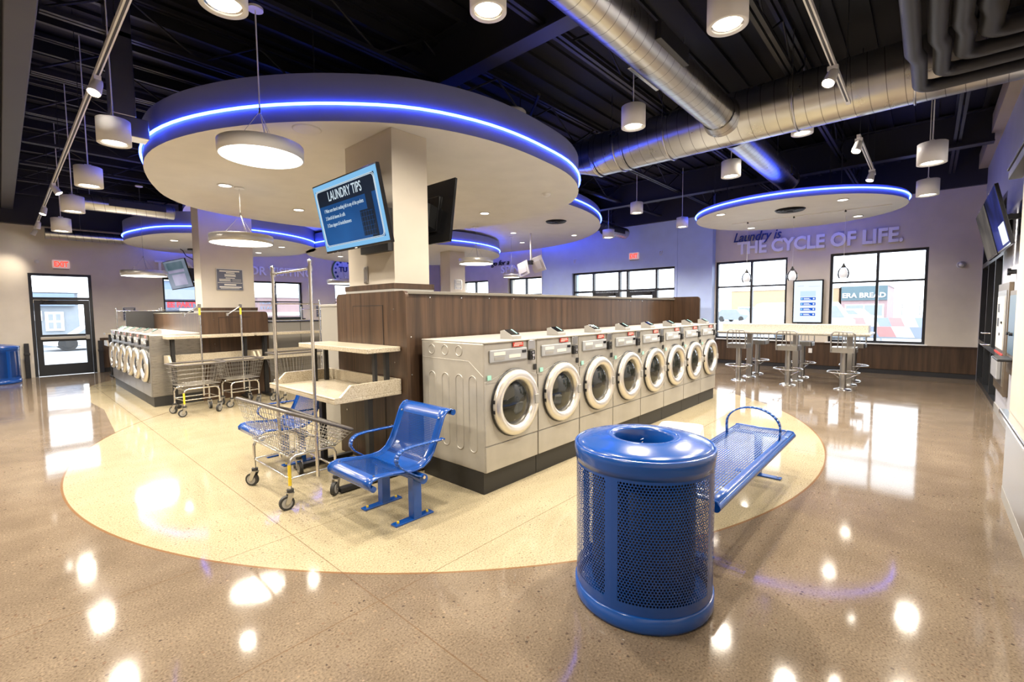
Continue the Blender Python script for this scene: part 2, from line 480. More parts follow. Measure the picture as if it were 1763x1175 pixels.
mb = MB().box(WX - .2, 14.25, -1.05, 17.15, ZD, ZD + .15)
y = -.6
while y < 16.9:
    mb.box(WX, 14.0, y, y + .07, ZD - .04, ZD); y += .3
struct('ceiling', mb, M_DECK)
struct('baseboard_north', MB().box(1.78, 13.75, 16.885, 16.9, 0, .12), M_BLACK)
struct('baseboard_east', MB().box(13.985, 14, -.8, 4.66, 0, .11).box(13.737, 13.752, 9.6, 16.9, 0, .11).box(13.737, 13.752, 4.66, 5.7, 0, .11), M_STEEL_GRY)
struct('baseboard_south', MB().box(5.52, 10.1, -.8, -.785, 0, .13), M_GREYPL)
struct('trim_1', MB().box(13.972, 14, -.8, 4.66, .11, .665), M_WOOD, bevel=.002)
struct('trim_2', MB().box(13.955, 14, -.8, 4.66, .665, .70), M_WOOD, bevel=.004)
struct('trim_3', MB().box(13.90, 14.03, .0, 1.93, .70, .722).box(13.90, 14.03, 2.77, 4.66, .70, .722), M_WHITE, bevel=.004)
struct('trim_4', MB().box(1.80, 3.0, 16.87, 16.9, .12, .95), M_WOOD)
struct('trim_5', MB().box(13.735, 13.752, 5.68, 5.70, 0, ZD).box(13.735, 13.752, 10.83, 10.85, 0, ZD), M_BLUEWALL)
struct('trim_6', MB().box(WX, 5.5, -.52, -.505, .10, .70).box(5.5, 5.515, -.8, -.52, .10, .70), M_STAIN)
struct('trim_7', MB().box(WX, 5.51, -.52, -.503, 0, .10).box(5.5, 5.515, -.8, -.52, 0, .10), M_GREYPL)
o = struct('trim_8', MB().box(WX, 5.53, -.52, -.46, .70, .745), M_CHROME, bevel=.012)
struct('trim_9', MB().box(13.9, 14.0, -.8, 4.66, 4.13, ZD).box(13.65, 13.76, 4.66, 16.9, 4.25, ZD), M_STEEL_BLK)
struct('trim_10', MB().box(5.5, 14, -.8, -.66, 4.45, 4.75), paint('band_tan', (.42, .36, .25)))
struct('trim_11', MB().box(WX, 3.0, 16.7, 16.9, 3.85, ZD), M_STEEL_BLK)

def window(name, axis, p, a0, a1, z0, z1, mull=(), trans=(), sgn=1, fw=.055, m=None, glass=None, extra=None):
    """p = plane of the frame; sgn = outward direction along the other axis"""
    m = m or M_FRAME
    fr = MB()
    def bx(mb, a, b, c, d, e, f):
        if axis == 'x': mb.box(a, b, p + sgn * e, p + sgn * f, c, d)
        else: mb.box(p + sgn * e, p + sgn * f, a, b, c, d)
    bx(fr, a0, a1, z0, z0 + fw, 0, .11); bx(fr, a0, a1, z1 - fw, z1, 0, .11)
    bx(fr, a0, a0 + fw, z0 + fw, z1 - fw, 0, .11); bx(fr, a1 - fw, a1, z0 + fw, z1 - fw, 0, .11)
    for x in mull: bx(fr, x - fw / 2, x + fw / 2, z0 + fw, z1 - fw, 0, .11)
    for z in trans:
        cuts = [a0 + fw] + [v for x in mull for v in (x - fw / 2, x + fw / 2)] + [a1 - fw]
        for i in range(0, len(cuts), 2): bx(fr, cuts[i], cuts[i + 1], z - .022, z + .022, .005, .105)
    w = struct(name, fr, m)
    g = MB(); bx(g, a0 + fw * .5, a1 - fw * .5, z0 + fw * .5, z1 - fw * .5, .05, .056)
    obj('pane', g, glass or M_GLASS, w)
    return w
for i, (a, b, c, d) in enumerate(WN): window('window_%d' % (i + 1), 'x', 16.98, a, b, c, d, [(a + b) / 2], [1.97])
for i, (a, b, c, d) in enumerate(WE): window('window_%d' % (i + 5), 'y', 13.87, a, b, c, d, [(a + b) / 2], [2.2])
window('window_7', 'y', 14.06, 2.82, 4.64, .722, 2.92, [3.70], [2.2])
window('window_8', 'y', 14.06, .05, 1.88, .722, 2.92, [.945], [2.2])
struct('window_sill_north', MB().box(5.55, 7.45, 16.85, 17.0, 1.345, 1.38).box(3.23, 5.12, 16.85, 17.0, 1.345, 1.38).box(8.6, 10.45, 16.85, 17.0, 1.345, 1.38), M_BLACK)

def leaf_door(name, axis, p, a0, a1, z1, sgn, glass=M_GLASS, lites=((.32, .93), (1.12, 1.92)), st=.115, hinge_left=True):
    fr = MB()
    def bx(mb, a, b, c, d, e=0, f=.05):
        if axis == 'x': mb.box(a, b, p + sgn * e, p + sgn * f, c, d)
        else: mb.box(p + sgn * e, p + sgn * f, a, b, c, d)
    bx(fr, a0, a0 + st, .01, z1); bx(fr, a1 - st, a1, .01, z1)
    zs = [.01] + [v for l in lites for v in l] + [z1]
    for i in range(0, len(zs), 2): bx(fr, a0 + st, a1 - st, zs[i], zs[i + 1])
    d = struct(name, fr, M_FRAME)
    g = MB()
    for l in lites: bx(g, a0 + st * .9, a1 - st * .9, l[0] - .01, l[1] + .01, .022, .028)
    obj('pane', g, glass, d)
    return d, bx
# north exit door
fr = MB()
for a, b, c, d in ((.52, .585, 0, 2.66), (1.645, 1.71, 0, 2.66), (.585, 1.645, 2.60, 2.66), (.585, 1.645, 1.98, 2.05)): fr.box(a, b, 16.92, 17.05, c, d)
fo = struct('door_frame_north', fr, M_FRAME)
obj('pane', MB().box(.58, 1.65, 16.97, 16.976, 2.05, 2.6), M_GLASS, fo)
d1, bx = leaf_door('door_1', 'x', 16.93, .59, 1.64, 1.975, 1, lites=((.30, .90), (1.08, 1.86)))
mb = MB().box(.66, 1.60, 16.86, 16.93, .955, 1.025); obj('push_bar', mb, M_STAIN, d1, bevel=.008)
obj('bar_end', MB().box(1.52, 1.60, 16.845, 16.93, .93, 1.05), M_STAIN, d1, bevel=.006, label='thicker end block of the push bar')
obj('door_closer', MB().box(.76, 1.02, 16.86, 16.93, 1.87, 1.93).tube([(.8, 16.85, 1.94), (.95, 16.80, 1.95), (.72, 16.9, 1.97)], .009, 6), M_BLACK, d1, bevel=.006)
# low posts / guards beside the north door
for k, x in enumerate((.40, 1.80)):
    tag(obj('door_guard_post', MB().box(x - .045, x + .045, 16.80, 16.885, 0, .88).box(x - .055, x + .055, 16.78, 16.885, .58, .64), M_STEEL_GRY, bevel=.006),
        ('dark post guarding the wall between the blue bin and the exit door', 'dark post guarding the wall between the exit door and the walnut wainscot')[k], 'post')
# east double entrance
fr = MB()
for a, b in ((5.76, 5.82), (6.36, 6.42), (7.36, 7.42), (7.66, 7.72), (8.66, 8.72), (9.45, 9.51)): fr.box(13.85, 13.97, a, b, 0, 2.88)
for a, b in ((5.82, 6.36), (6.42, 7.36), (7.42, 7.66), (7.72, 8.66), (8.72, 9.45)):
    fr.box(13.85, 13.97, a, b, 2.82, 2.88); fr.box(13.85, 13.97, a, b, 2.17, 2.24)
for a, b in ((5.82, 6.36), (7.42, 7.66), (8.72, 9.45)): fr.box(13.85, 13.97, a, b, 0, .12)
fo = struct('door_frame_east', fr, M_FRAME)
obj('pane', MB().box(13.90, 13.906, 5.8, 9.48, 2.2, 2.85).box(13.90, 13.906, 5.8, 6.38, .1, 2.2).box(13.90, 13.906, 7.4, 7.68, .1, 2.2).box(13.90, 13.906, 8.7, 9.47, .1, 2.2), M_GLASS, fo)
for n, a, b in ((2, 7.73, 8.65), (3, 6.43, 7.35)):
    dd, bx = leaf_door('door_%d' % n, 'y', 13.87, a, b, 2.165, 1, lites=((.28, 2.03),), st=.10)
    obj('push_bar', MB().box(13.80, 13.86, a + .08, b - .08, 1.0, 1.06), M_STAIN, dd)
    obj('door_closer', MB().box(13.80, 13.87, a + .12, a + .40, 2.08, 2.14), M_BLACK, dd, bevel=.006)
# black storefront in the south wall
fr = MB()
for a, b in ((10.1, 10.18), (11.2, 11.28), (12.45, 12.53), (13.82, 13.9)): fr.box(a, b, -.93, -.80, 0, 3.3)
for a, b in ((10.18, 11.2), (11.28, 12.45), (12.53, 13.82)):
    for z in (0, .80, 2.36, 3.22): fr.box(a, b, -.93, -.80, z, z + .09)
fo = struct('door_frame_south', fr, M_FRAME)
obj('pane', MB().box(10.12, 13.85, -.88, -.87, .05, 3.25), M_DARKGLASS, fo, label='dark glass in black storefront')
obj('door_handle', MB().tube([(11.36, -.80, .92), (11.36, -.70, .92), (11.50, -.70, .92)], .014, 8).tube([(11.36, -.80, 1.12), (11.36, -.70, 1.12), (11.5, -.70, 1.12)], .014, 8), M_CHROME, fo)

# ------------------------------------------------------------------ roof steel
def joist(y, x0=.4, x1=13.7, zb=4.4, zt=4.86, step=.62):
    mb = MB(); w = .05
    mb.box(x0, x1, y - w, y - .012, zb, zb + .045).box(x0, x1, y + .012, y + w, zb, zb + .045)
    mb.box(x0, x1, y - w, y - .012, zt - .045, zt).box(x0, x1, y + .012, y + w, zt - .045, zt)
    n = int((x1 - x0) / step); s = (x1 - x0) / n
    for i in range(n):
        a, b = x0 + i * s, x0 + (i + 1) * s
        za, zb2 = (zb + .03, zt - .03) if i % 2 == 0 else (zt - .03, zb + .03)
        mb.cyl((a, y, za), (b, y, zb2), .014, 5, cap=False)
    return mb
for k, y in enumerate((-.25, 1.35, 2.95, 4.6, 6.2, 7.8, 9.4, 11.0, 12.6, 14.2, 15.7)):
    struct('roof_joist', joist(y), M_STEEL_GRY if k < 4 else M_STEEL_BLK)
def beam(x, zb=4.3, zt=4.86, w=.2, y0=-.7, y1=16.7):
    return MB().box(x - w / 2, x + w / 2, y0, y1, zb, zb + .02).box(x - w / 2, x + w / 2, y0, y1, zt - .02, zt).box(x - .01, x + .01, y0, y1, zb + .02, zt - .02)
struct('roof_girder', MB().box(.16, .36, -.5, 16.7, 4.18, 4.86), paint('girder_grey', (.06, .06, .063), .5), bevel=.01)
for x in (3.75, 7.9, 11.2):
    struct('roof_girder', beam(x), M_STEEL_BLK)
for y in [-.3 + .82 * i for i in range(21)]:
    struct('roof_purlin', MB().box(WX, .15, y - .04, y + .04, 4.62, ZD - .04), M_STEEL_BLK)
for y in [.6 + .82 * i for i in range(19)]:
    struct('roof_purlin', MB().box(.38, 3.6, y - .025, y + .025, 4.72, ZD - .04), M_STEEL_GRY)
for x, y in ((2.1, 8.6), (5.6, 3.9), (9.5, 6.4), (5.0, .6)):
    struct('roof_cross_brace', MB().cyl((x - .7, y, 4.42), (x + .7, y + 1.4, 4.80), .02, 6), M_STEEL_GRY)

# ------------------------------------------------------------------ columns
def column(name, x0, x1, y0, y1, zt, zb=0, mold=1.88):
    c = struct(name, MB().box(x0, x1, y0, y1, zb, zt), M_COLUMN, bevel=.004)
    e = .035
    obj('collar', MB().box(x0 - e, x1 + e, y0 - e, y1 + e, mold - .055, mold), M_WOOD, c, label='walnut band around the column')
    obj('collar_base', MB().box(x0 - e * .9, x1 + e * .9, y0 - e * .9, y1 + e * .9, mold - .115, mold - .0551), M_GREYPL, c, label='grey strip under the walnut band')
    return c
column('structural_column', 2.66, 3.09, 3.97, 4.87, 3.40)
column('structural_column', 2.52, 3.42, 9.98, 10.42, 3.88, mold=1.70)
column('structural_column', 9.15, 9.75, 10.75, 11.2, 3.4, mold=1.9)

# ------------------------------------------------------------------ ceiling clouds with LED coves
def smooth_polar(pts, n=96):
    pts = sorted(((a % 360), r) for a, r in pts)
    out = []
    for i in range(n):
        t = 360 * i / n
        k = 0
        while k < len(pts) and pts[k][0] <= t: k += 1
        p1 = pts[k - 1] if k > 0 else (pts[-1][0] - 360, pts[-1][1]); p2 = pts[k] if k < len(pts) else (pts[0][0] + 360, pts[0][1])
        p0 = pts[k - 2] if k > 1 else (pts[k - 2][0] - 360, pts[k - 2][1]); p3 = pts[k + 1] if k + 1 < len(pts) else (pts[(k + 1) % len(pts)][0] + 360, pts[(k + 1) % len(pts)][1])
        u = (t - p1[0]) / max(1e-6, p2[0] - p1[0])
        m1 = (p2[1] - p0[1]) / max(1, p2[0] - p0[0]) * (p2[0] - p1[0]); m2 = (p3[1] - p1[1]) / max(1, p3[0] - p1[0]) * (p2[0] - p1[0])
        r = (2 * u**3 - 3 * u**2 + 1) * p1[1] + (u**3 - 2 * u**2 + u) * m1 + (-2 * u**3 + 3 * u**2) * p2[1] + (u**3 - u**2) * m2
        out.append((math.radians(t), r))
    return out
def cloud(name, label, c, pol, zb, zt, zl, led=None, inset=0.0, flare=.02):
    """pol = list of (angle, radius). led = (start deg, end deg) where the cove light runs, None = all round"""
    pts = [(c[0] + r * math.cos(a), c[1] + r * math.sin(a)) for a, r in pol]
    n = len(pts)
    mb = MB(); mb.prism(pts, zb, zt, smooth=True); mb.mi = [0, 0] + [1] * (len(mb.f) - 2)
    o = obj(name, mb, [M_CLOUD, M_CLOUDSIDE]); tag(o, label, 'ceiling cloud')
    ring = [(c[0] + (r + flare) * math.cos(a), c[1] + (r + flare) * math.sin(a), zl) for a, r in pol]
    if led is None: t = MB().tube(ring, .014, 6, closed=True)
    else:
        s, e = led; idx = [i for i in range(n) if ((math.degrees(pol[i][0]) - s) % 360) <= (e - s) % 360]
        idx.sort(key=lambda i: (math.degrees(pol[i][0]) - s) % 360)
        t = MB().tube([ring[i] for i in idx], .014, 6)
    for a in (.6, 2.2, 3.8, 5.3):
        x, y = c[0] + min(r for _, r in pol) * .75 * math.cos(a), c[1] + min(r for _, r in pol) * .75 * math.sin(a)
        obj('hanger_rod', MB().cyl((x, y, zt - .01), (x, y, 4.88 if zt > 4 or zb > 3.5 or name == '' or c[0] < 4.2 else 3.88), .007, 6), M_STEEL_GRY, o)
    obj('led_strip', t, M_LED, o, label='glowing blue light strip')
    return o
P1 = smooth_polar([(-158, 2.87), (-143, 2.87), (-130, 2.90), (-118, 2.95), (-107, 2.94), (-84, 2.89), (-69, 2.95), (-55, 3.0), (-37, 3.04), (-14, 2.95), (14, 3.03), (29, 3.12), (55, 3.30), (79, 3.42), (100, 3.45), (120, 3.52), (133, 3.37), (145, 3.16), (158, 3.02), (180, 2.93)])
C1 = (4.15, 6.4)
cloud('ceiling_cloud', 'largest round ceiling cloud with blue light band, over the nearest washer island', C1, P1, 3.40, 3.84, 3.555)
C2 = (8.2, 11.35)
C5 = (9.1, 12.85); R5 = 3.05
cloud('ceiling_cloud', 'very wide higher ceiling cloud behind the largest looking one, with round black vent', C2, [(2 * PI * i / 128, 5.45) for i in range(128)], 3.88, 4.2, 4.03, led=(170, 45))
cloud('ceiling_cloud', 'ceiling cloud over the middle of the hall, around the farthest column', C5, [(2 * PI * i / 96, R5) for i in range(96)], 3.40, 3.80, 3.54)
P3 = smooth_polar([(-170, 2.05), (-135, 2.2), (-100, 2.25), (-60, 2.2), (-25, 2.2), (0, 2.15), (40, 2.35), (75, 2.55), (110, 2.6), (150, 2.3)])
C3 = (4.25, 14.2)
cloud('ceiling_cloud', 'deep round ceiling cloud behind the middle column, over the steel fronted washers', C3, P3, 3.40, 3.879, 3.55)
cloud('ceiling_cloud', 'separate round ceiling cloud above the bar table', (11.35, 2.24), smooth_polar([(0, 1.98), (60, 1.95), (120, 1.85), (180, 1.75), (240, 1.8), (300, 1.95)]), 3.56, 3.72, 3.66)
for x, y in ((9.8, 1.2), (9.8, 3.3), (12.6, 1.2), (12.6, 3.3)):
    struct('suspension_rod', MB().cyl((x, y, 3.72), (x, y, 4.85), .006, 6), M_STEEL_GRY)

# recessed lights
def recessed_proto():
    t = thing('recessed_light', 'round recessed ceiling light', 'ceiling light')
    obj('trim_ring', MB().lathe([(.085, 0), (.10, -.006), (.10, -.012), (.078, -.012), (.078, -.004)], 28), M_WHITE, t)
    obj('lens', MB().cyl((0, 0, -.010), (0, 0, -.004), .078, 28), M_RECESS, t)
    spot('recessed_lamp', t, (0, 0, -.03), 55, 150, .6, (1, .91, .77), .075)
    return t
RL = [(2.23, 7.44, 3.4, 'recessed light in the largest cloud, below left of the big hanging lamp'), (3.62, 8.29, 3.4, 'recessed light in the largest cloud, left of the lit tips screen'),
      (6.12, 6.18, 3.4, 'recessed light in the largest cloud, right of the black screen back'),
      (10.3, 9.21, 3.88, 'recessed light in the widest cloud, left of the white screen pole'), (11.96, 10.3, 3.88, 'recessed light in the widest cloud, lowest, beside the white screen pole'),
      (11.95, 8.18, 3.88, 'recessed light in the widest cloud, below right of its black vent'),
      (2.98, 13.88, 3.4, 'recessed light in the deep cloud, left of the middle column'), (5.3, 13.3, 3.4, 'recessed light in the deep cloud right of the column, nearer its blue band'),
      (5.3, 15.0, 3.4, 'recessed light in the deep cloud right of the column, lower of the pair'), (7.53, 14.29, 3.4, 'recessed light just left of the nearest column, below its screen'),
      (11.02, 13.3, 3.4, 'recessed light left of the farthest column'),
      (10.24, 3.32, 3.56, 'recessed light at the left end of the bar cloud'), (12.48, 3.32, 3.56, 'recessed light above the script word on the bar wall'),
      (10.45, 1.25, 3.56, 'largest looking recessed light, upper right of the bar cloud'), (12.55, 1.22, 3.56, 'recessed light at the lower right edge of the bar cloud')]
pr = recessed_proto()
for i, (x, y, z, lab) in enumerate(RL):
    o = pr if i == 0 else dup(pr)
    o.location = (x, y, z); o['label'] = lab; o['group'] = 'recessed lights in the ceiling clouds'
def vent(x, y, z, lab):
    t = thing('ceiling_vent', lab, 'vent', (x, y, z))
    mb = MB()
    for r in (.09, .15, .21): mb.lathe([(r, -.012), (r + .035, -.03), (r + .04, -.026), (r + .005, -.006)], 36)
    obj('louver_rings', mb.cyl((0, 0, -.05), (0, 0, -.03), .05, 20), M_STEEL_GRY, t)
    obj('vent_throat', MB().cyl((0, 0, -.008), (0, 0, 0), .27, 36), M_BLACK, t)
vent(9.77, 7.25, 3.88, 'round black air vent in the cloud right of the black screen')
vent(10.75, 2.15, 3.56, 'round black air vent in the middle of the bar cloud')
tag(obj('smoke_detector', MB().lathe([(0, -.045), (.03, -.045), (.055, -.03), (.07, -.012), (.07, 0)], 24), M_WHITE, loc=(5.8, 4.49, 3.4)), 'white smoke detector under the right rim of the largest cloud', 'smoke detector')
tag(obj('access_cap', MB().lathe([(0, -.012), (.12, -.012), (.135, -.004), (.135, 0)], 32), M_CLOUD, loc=(2.13, 4.62, 3.4)), 'flat cream round cap beside the big hanging lamp, unlit', 'ceiling cap')
tag(obj('cloud_top_speaker', MB().lathe([(0, .10), (.13, .10), (.15, .08), (.15, .02), (.13, 0), (0, 0)], 28), M_WHITE, loc=(4.18, 3.72, 3.84)), 'white round speaker peeking over the rim of the largest cloud', 'speaker')

# ------------------------------------------------------------------ hanging drum lamps
def drum(x, y, z, D, ztop, lab, power, single=False):
    t = thing('drum_pendant_lamp', lab, 'pendant lamp', (x, y, z), group='drum pendant lamps')
    r = D / 2; h = .11 if D > .6 else .09
    obj('drum_shade', MB().lathe([(r - .012, .0), (r, .0), (r, h), (r - .01, h + .004), (0, h + .004)], 64), M_WHITE if z > 2.9 else M_SILVER, t)
    obj('diffuser', MB().cyl((0, 0, .004), (0, 0, .012), r - .012, 64), M_DRUM, t)
    zt = ztop - z; j = h + .30 if not single else h + .22
    mb = MB()
    for k in range(3):
        a = 2 * PI * k / 3 + .5; mb.cyl((r * .62 * math.cos(a), r * .62 * math.sin(a), h), (0, 0, j), .0022, 5, cap=False)
    obj('suspension_cables', mb, M_CHROME, t)
    obj('cable_joint', MB().cyl((0, 0, j - .02), (0, 0, j + .025), .012, 10), M_CHROME, t)
    obj('power_cord', MB().cyl((0, 0, j), (0, 0, zt), .006 if z > 2.9 else .003, 6).tube([(r * .2, 0, h), (r * .1, 0, h + .1), (0, 0, j)], .005 if z > 2.9 else .003, 6), M_WHITE if z > 2.9 else M_GREYPL, t)
    obj('ceiling_canopy', MB().cyl((0, 0, zt - .02), (0, 0, zt), .065, 24), M_WHITE, t)
    d = bpy.data.lights.new('drum_light', 'AREA'); d.shape = 'DISK'; d.size = D * .9; d.energy = power * .32 * LAMP; d.color = (1, .89, .73)
    lo = bpy.data.objects.new('drum_light', d); COL.objects.link(lo); lo.parent = t; lo.location = (0, 0, -.01)
    return t
drum(1.67, 4.54, 3.0, .70, 4.30, 'biggest drum lamp, hanging in front of the largest cloud', 35)
drum(2.41, 7.44, 2.60, .82, 3.40, 'drum lamp hanging in front of the middle column', 110)
drum(2.12, 12.5, 2.40, .80, 4.3, 'drum lamp beside the deep cloud, left of the hanging screens', 190)
drum(6.64, 12.52, 2.40, .84, 3.40, 'drum lamp half hidden behind the nearest column, beside the round logo', 170)
drum(6.96, 7.31, 2.60, .74, 3.40, 'drum lamp in front of the farthest column', 110)
drum(10.8, 9.75, 2.62, .52, 3.88, 'smallest drum lamp, hanging below the metal word on the far wall', 120)

# ================================================================== WASHER ISLANDS
def rrect(x0, x1, y0, y1, r, n=5, corners=(1, 1, 1, 1)):
    """2D rounded rectangle; corners flags: (x1y1, x0y1, x0y0, x1y0)"""
    out = []
    for (cx, cy, a, f) in ((x1, y1, 0, corners[0]), (x0, y1, 90, corners[1]), (x0, y0, 180, corners[2]), (x1, y0, 270, corners[3])):
        if not f: out.append((cx, cy)); continue
        ox = cx - r if a in (0, 270) else cx + r; oy = cy - r if a in (0, 90) else cy + r
        for k in range(n + 1):
            t = math.radians(a + 90 * k / n); out.append((ox + r * math.cos(t), oy + r * math.sin(t)))
    return out
MYZ = Matrix(((0, 0, 1, 0), (1, 0, 0, 0), (0, 1, 0, 0), (0, 0, 0, 1)))     # prism (a,b,z) -> (x=z, y=a, z=b)
MXZ = Matrix(((1, 0, 0, 0), (0, 0, 1, 0), (0, 1, 0, 0), (0, 0, 0, 1)))     # prism (a,b,z) -> (x=a, y=z, z=b)

def washer(name, label, w, d, zb, zt, dcx, dcz, R, steel=False):
    body_m = M_STEELWASH if steel else M_WASHER
    front_m = M_STEELFRONT if steel else M_WASHER
    t = thing(name, label, 'washing machine')
    obj('plinth', MB().box(.0, w, .03, d, 0, zb), M_KICK, t, label='black plinth')
    obj('cabinet', MB().box(0, w, .012, d, zb, zt - .012), body_m, t, bevel=.012)
    obj('top_lid', MB().box(-.001, w + .001, -.004, d, zt - .014, zt), M_WASHER_TOP, t, bevel=.004, label='lighter flat top')
    zs = dcz + R * .93
    fr = MB(); fr.box(.004, w - .004, 0, .014, zb + .005, zb + .232)         # lower front
    obj('front_panel', fr, front_m, t, bevel=.004)
    f2 = MB()
    # upper door field with the raised arch over the door, and the control fascia above it
    f2.box(.004, w - .004, 0, .014, zb + .24, zs - .07)
    pts = [(.004, zs - .075)] 
    for k in range(13):
        u = k / 12; pts.append((.004 + (w - .008) * u, zs - .06 + .075 * max(0, math.sin(PI * u)) ** 1.5))
    pts.append((w - .004, zs - .075)); f2.prism(pts[::-1], 0, .014, M=MXZ)
    obj('door_field', f2, front_m, t)
    obj('seam', MB().box(.006, w - .006, -.001, .004, zb + .228, zb + .231), M_GREYPL, t)
    obj('arched_seam', MB().tube([(p[0], -.001, p[1] + .004) for p in pts[1:-1]], .0022, 4), M_GREYPL, t)
    obj('fascia', MB().box(.06, w * .78, -.006, .01, zt - .185, zt - .075), M_PANELGREY, t, bevel=.008, label='blue grey control fascia')
    obj('cycle_label', MB().box(.105, .25, -.008, -.004, zt - .125, zt - .095).box(.30, .455, -.008, -.004, zt - .158, zt - .128), M_LABEL, t)
    obj('display_window', MB().box(.11, .24, -.0085, -.004, zt - .165, zt - .137), M_GREYPL, t)
    obj('time_display', MB().box(.475, .535, -.009, -.004, zt - .122, zt - .097), M_BLACKGLOSS, t)
    obj('warning_sticker', MB().box(.36, .50, -.002, .004, zt - .063, zt - .022), M_RED, t, label='red sticker with tiny pale text')
    obj('sticker_text', MB().box(.38, .48, -.003, 0, zt - .033, zt - .027).box(.37, .49, -.003, 0, zt - .046, zt - .041).box(.37, .44, -.003, 0, zt - .055, zt - .051), M_LABEL, t)
    obj('coin_plate', MB().box(w - .14, w - .04, -.006, .01, zt - .10, zt - .015), M_STAIN if not steel else M_CHROME, t, bevel=.004)
    obj('coin_slot', MB().box(w - .13, w - .055, -.02, .01, zt - .20, zt - .11), M_BLACK, t, bevel=.004)
    obj('coin_lock', MB().cyl((w - .09, -.03, zt - .155), (w - .09, -.018, zt - .155), .016, 14).cyl((w - .09, -.026, zt - .185), (w - .09, -.018, zt - .185), .009, 10).box(w - .105, w - .075, -.024, -.018, zt - .132, zt - .122), M_CHROME, t)
    obj('lock_badge', MB().box(w - .055, w - .018, -.005, .004, zt - .30, zt - .245), M_BLACK, t)
    # door
    o = (dcx, 0, dcz)
    def ringm(prof, n=40):    # lathe about the y axis: profile of (radius, outward)
        m = MB(); m.lathe([(r, -y) for r, y in prof], n); 
        for i, v in enumerate(m.v): m.v[i] = Vector((dcx + v.x, v.z, dcz + v.y))
        m.f = [f[::-1] for f in m.f]; return m
    obj('door_gasket', ringm([(R + .012, -.01), (R + .012, .012), (R - .01, .018), (R - .02, .01)]), M_BLACK, t)
    ring = obj('door', ringm([(R, .012), (R + .002, .035), (R - .012, .055), (R - .05, .064), (R * .74, .055), (R * .70, .045), (R * .67, .01)]), M_RING, t, label='silvery round door ring')
    obj('door_glass', ringm([(R * .69, .008), (R * .60, .02), (R * .45, .038), (R * .25, .048), (.001, .052)], 36), M_DARKGLASS, ring, label='dark bulging door glass')
    obj('door_handle', MB().box(dcx + R * .74, dcx + R * .92, -.068, -.05, dcz - .045, dcz + .045), M_GREYPL, ring, bevel=.006)
    obj('hinge', MB().cyl((dcx - R - .002, -.03, dcz + .03), (dcx - R - .002, -.03, dcz + .06), .010, 8).cyl((dcx - R - .002, -.03, dcz - .06), (dcx - R - .002, -.03, dcz - .03), .010, 8), M_BLACK, ring)
    # side embossing
    em = MB()
    for cy in (d * .18, d * .38, d * .60, d * .82):
        em.tube([(.0, cy - .048, .40)] + [(.0, cy - .048 * math.cos(a), .40 - .048 * math.sin(a)) for a in [PI * k / 10 for k in range(1, 10)]] + [(.0, cy + .048, .40)] + [(.0, cy + .048, .98)] +
                [(.0, cy + .048 * math.cos(a), .98 + .048 * math.sin(a)) for a in [PI * k / 10 for k in range(1, 10)]] + [(.0, cy - .048, .98)], .006, 6, closed=True)
    for cy in (d * .38, d * .60, d * .82):
        em.tube([(.0, cy + .045 * math.cos(a), zt - .09 + .045 * math.sin(a)) for a in [2 * PI * k / 16 for k in range(16)]], .005, 6, closed=True)
    em.tube([(.0, .02, zt - .30), (.0, .20, zt - .175), (.0, d - .02, zt - .17)], .003, 5)
    if not steel: obj('side_embossing', em, body_m, t)
    # payment terminal on top
    rd = MB(); a = .10
    poly = [(.0, 0), (.15, 0), (.15, .075), (.11, .085), (.0, .03)]
    rd.prism([(.07 + p[0], zt + p[1]) for p in poly], w * .60, w * .60 + .13, M=MYZ)
    r_ = obj('payment_terminal', rd, M_GREYPL, t, bevel=.005)
    sl = math.atan2(.055, .11)
    scr = MB().box(.01, .12, .012, .105, 0, .006)
    Mx = T(w * .60, .075, zt + .036) @ Matrix.Rotation(sl, 4, 'X')
    scr.v = [Mx @ v for v in scr.v]
    obj('terminal_screen', scr, M_BLACKGLOSS, r_)
    gl = MB().box(.085, .10, .02, .10, .006, .008); gl.v = [Mx @ v for v in gl.v]
    obj('terminal_light', gl, MATS.get('mint') or mat('mint', (.35, .75, .65), .4, emit=(.4, .9, .75), estr=.5), r_)
    return t
ordw = ['first', 'second', 'third', 'fourth', 'fifth', 'sixth', 'seventh', 'eighth']
W0 = washer('washing_machine', '', .708, .87, .19, 1.33, .375, .765, .298)
obj('energy_sticker', MB().box(.03, .075, -.003, .002, 1.0, 1.04), mat('sticker_mint', (.35, .72, .60), .5), W0)
for i in range(8):
    o = W0 if i == 0 else dup(W0)
    o.location = (2.725 + i * .716, 2.775, 0)
    o['label'] = ('cream grey washer, first in the long row, embossed side showing beside the blue armchair' if i == 0 else
                  'cream grey front loading washer, last in the long row, toward the bar stools' if i == 7 else
                  'cream grey front loading washer, %s in the long row counted from the blue armchair' % ordw[i])
    o['group'] = 'cream washers along the nearest island'
W1 = washer('washing_machine', '', .656, .80, .17, 1.245, .34, .70, .285, steel=True)
for i in range(6):
    o = W1 if i == 0 else dup(W1)
    o.location = (1.655, 9.78 + (i + 1) * .66, 0); o.rotation_euler = (0, 0, -PI / 2)
    o['label'] = ('steel fronted washer at the near end of the far island, its wide grey side showing' if i == 0 else
                  'steel fronted washer at the end of its row toward the exit door' if i == 5 else
                  'steel fronted washer on the far island, %s from the carts' % ordw[i])
    o['group'] = 'steel fronted washers facing the exit door'

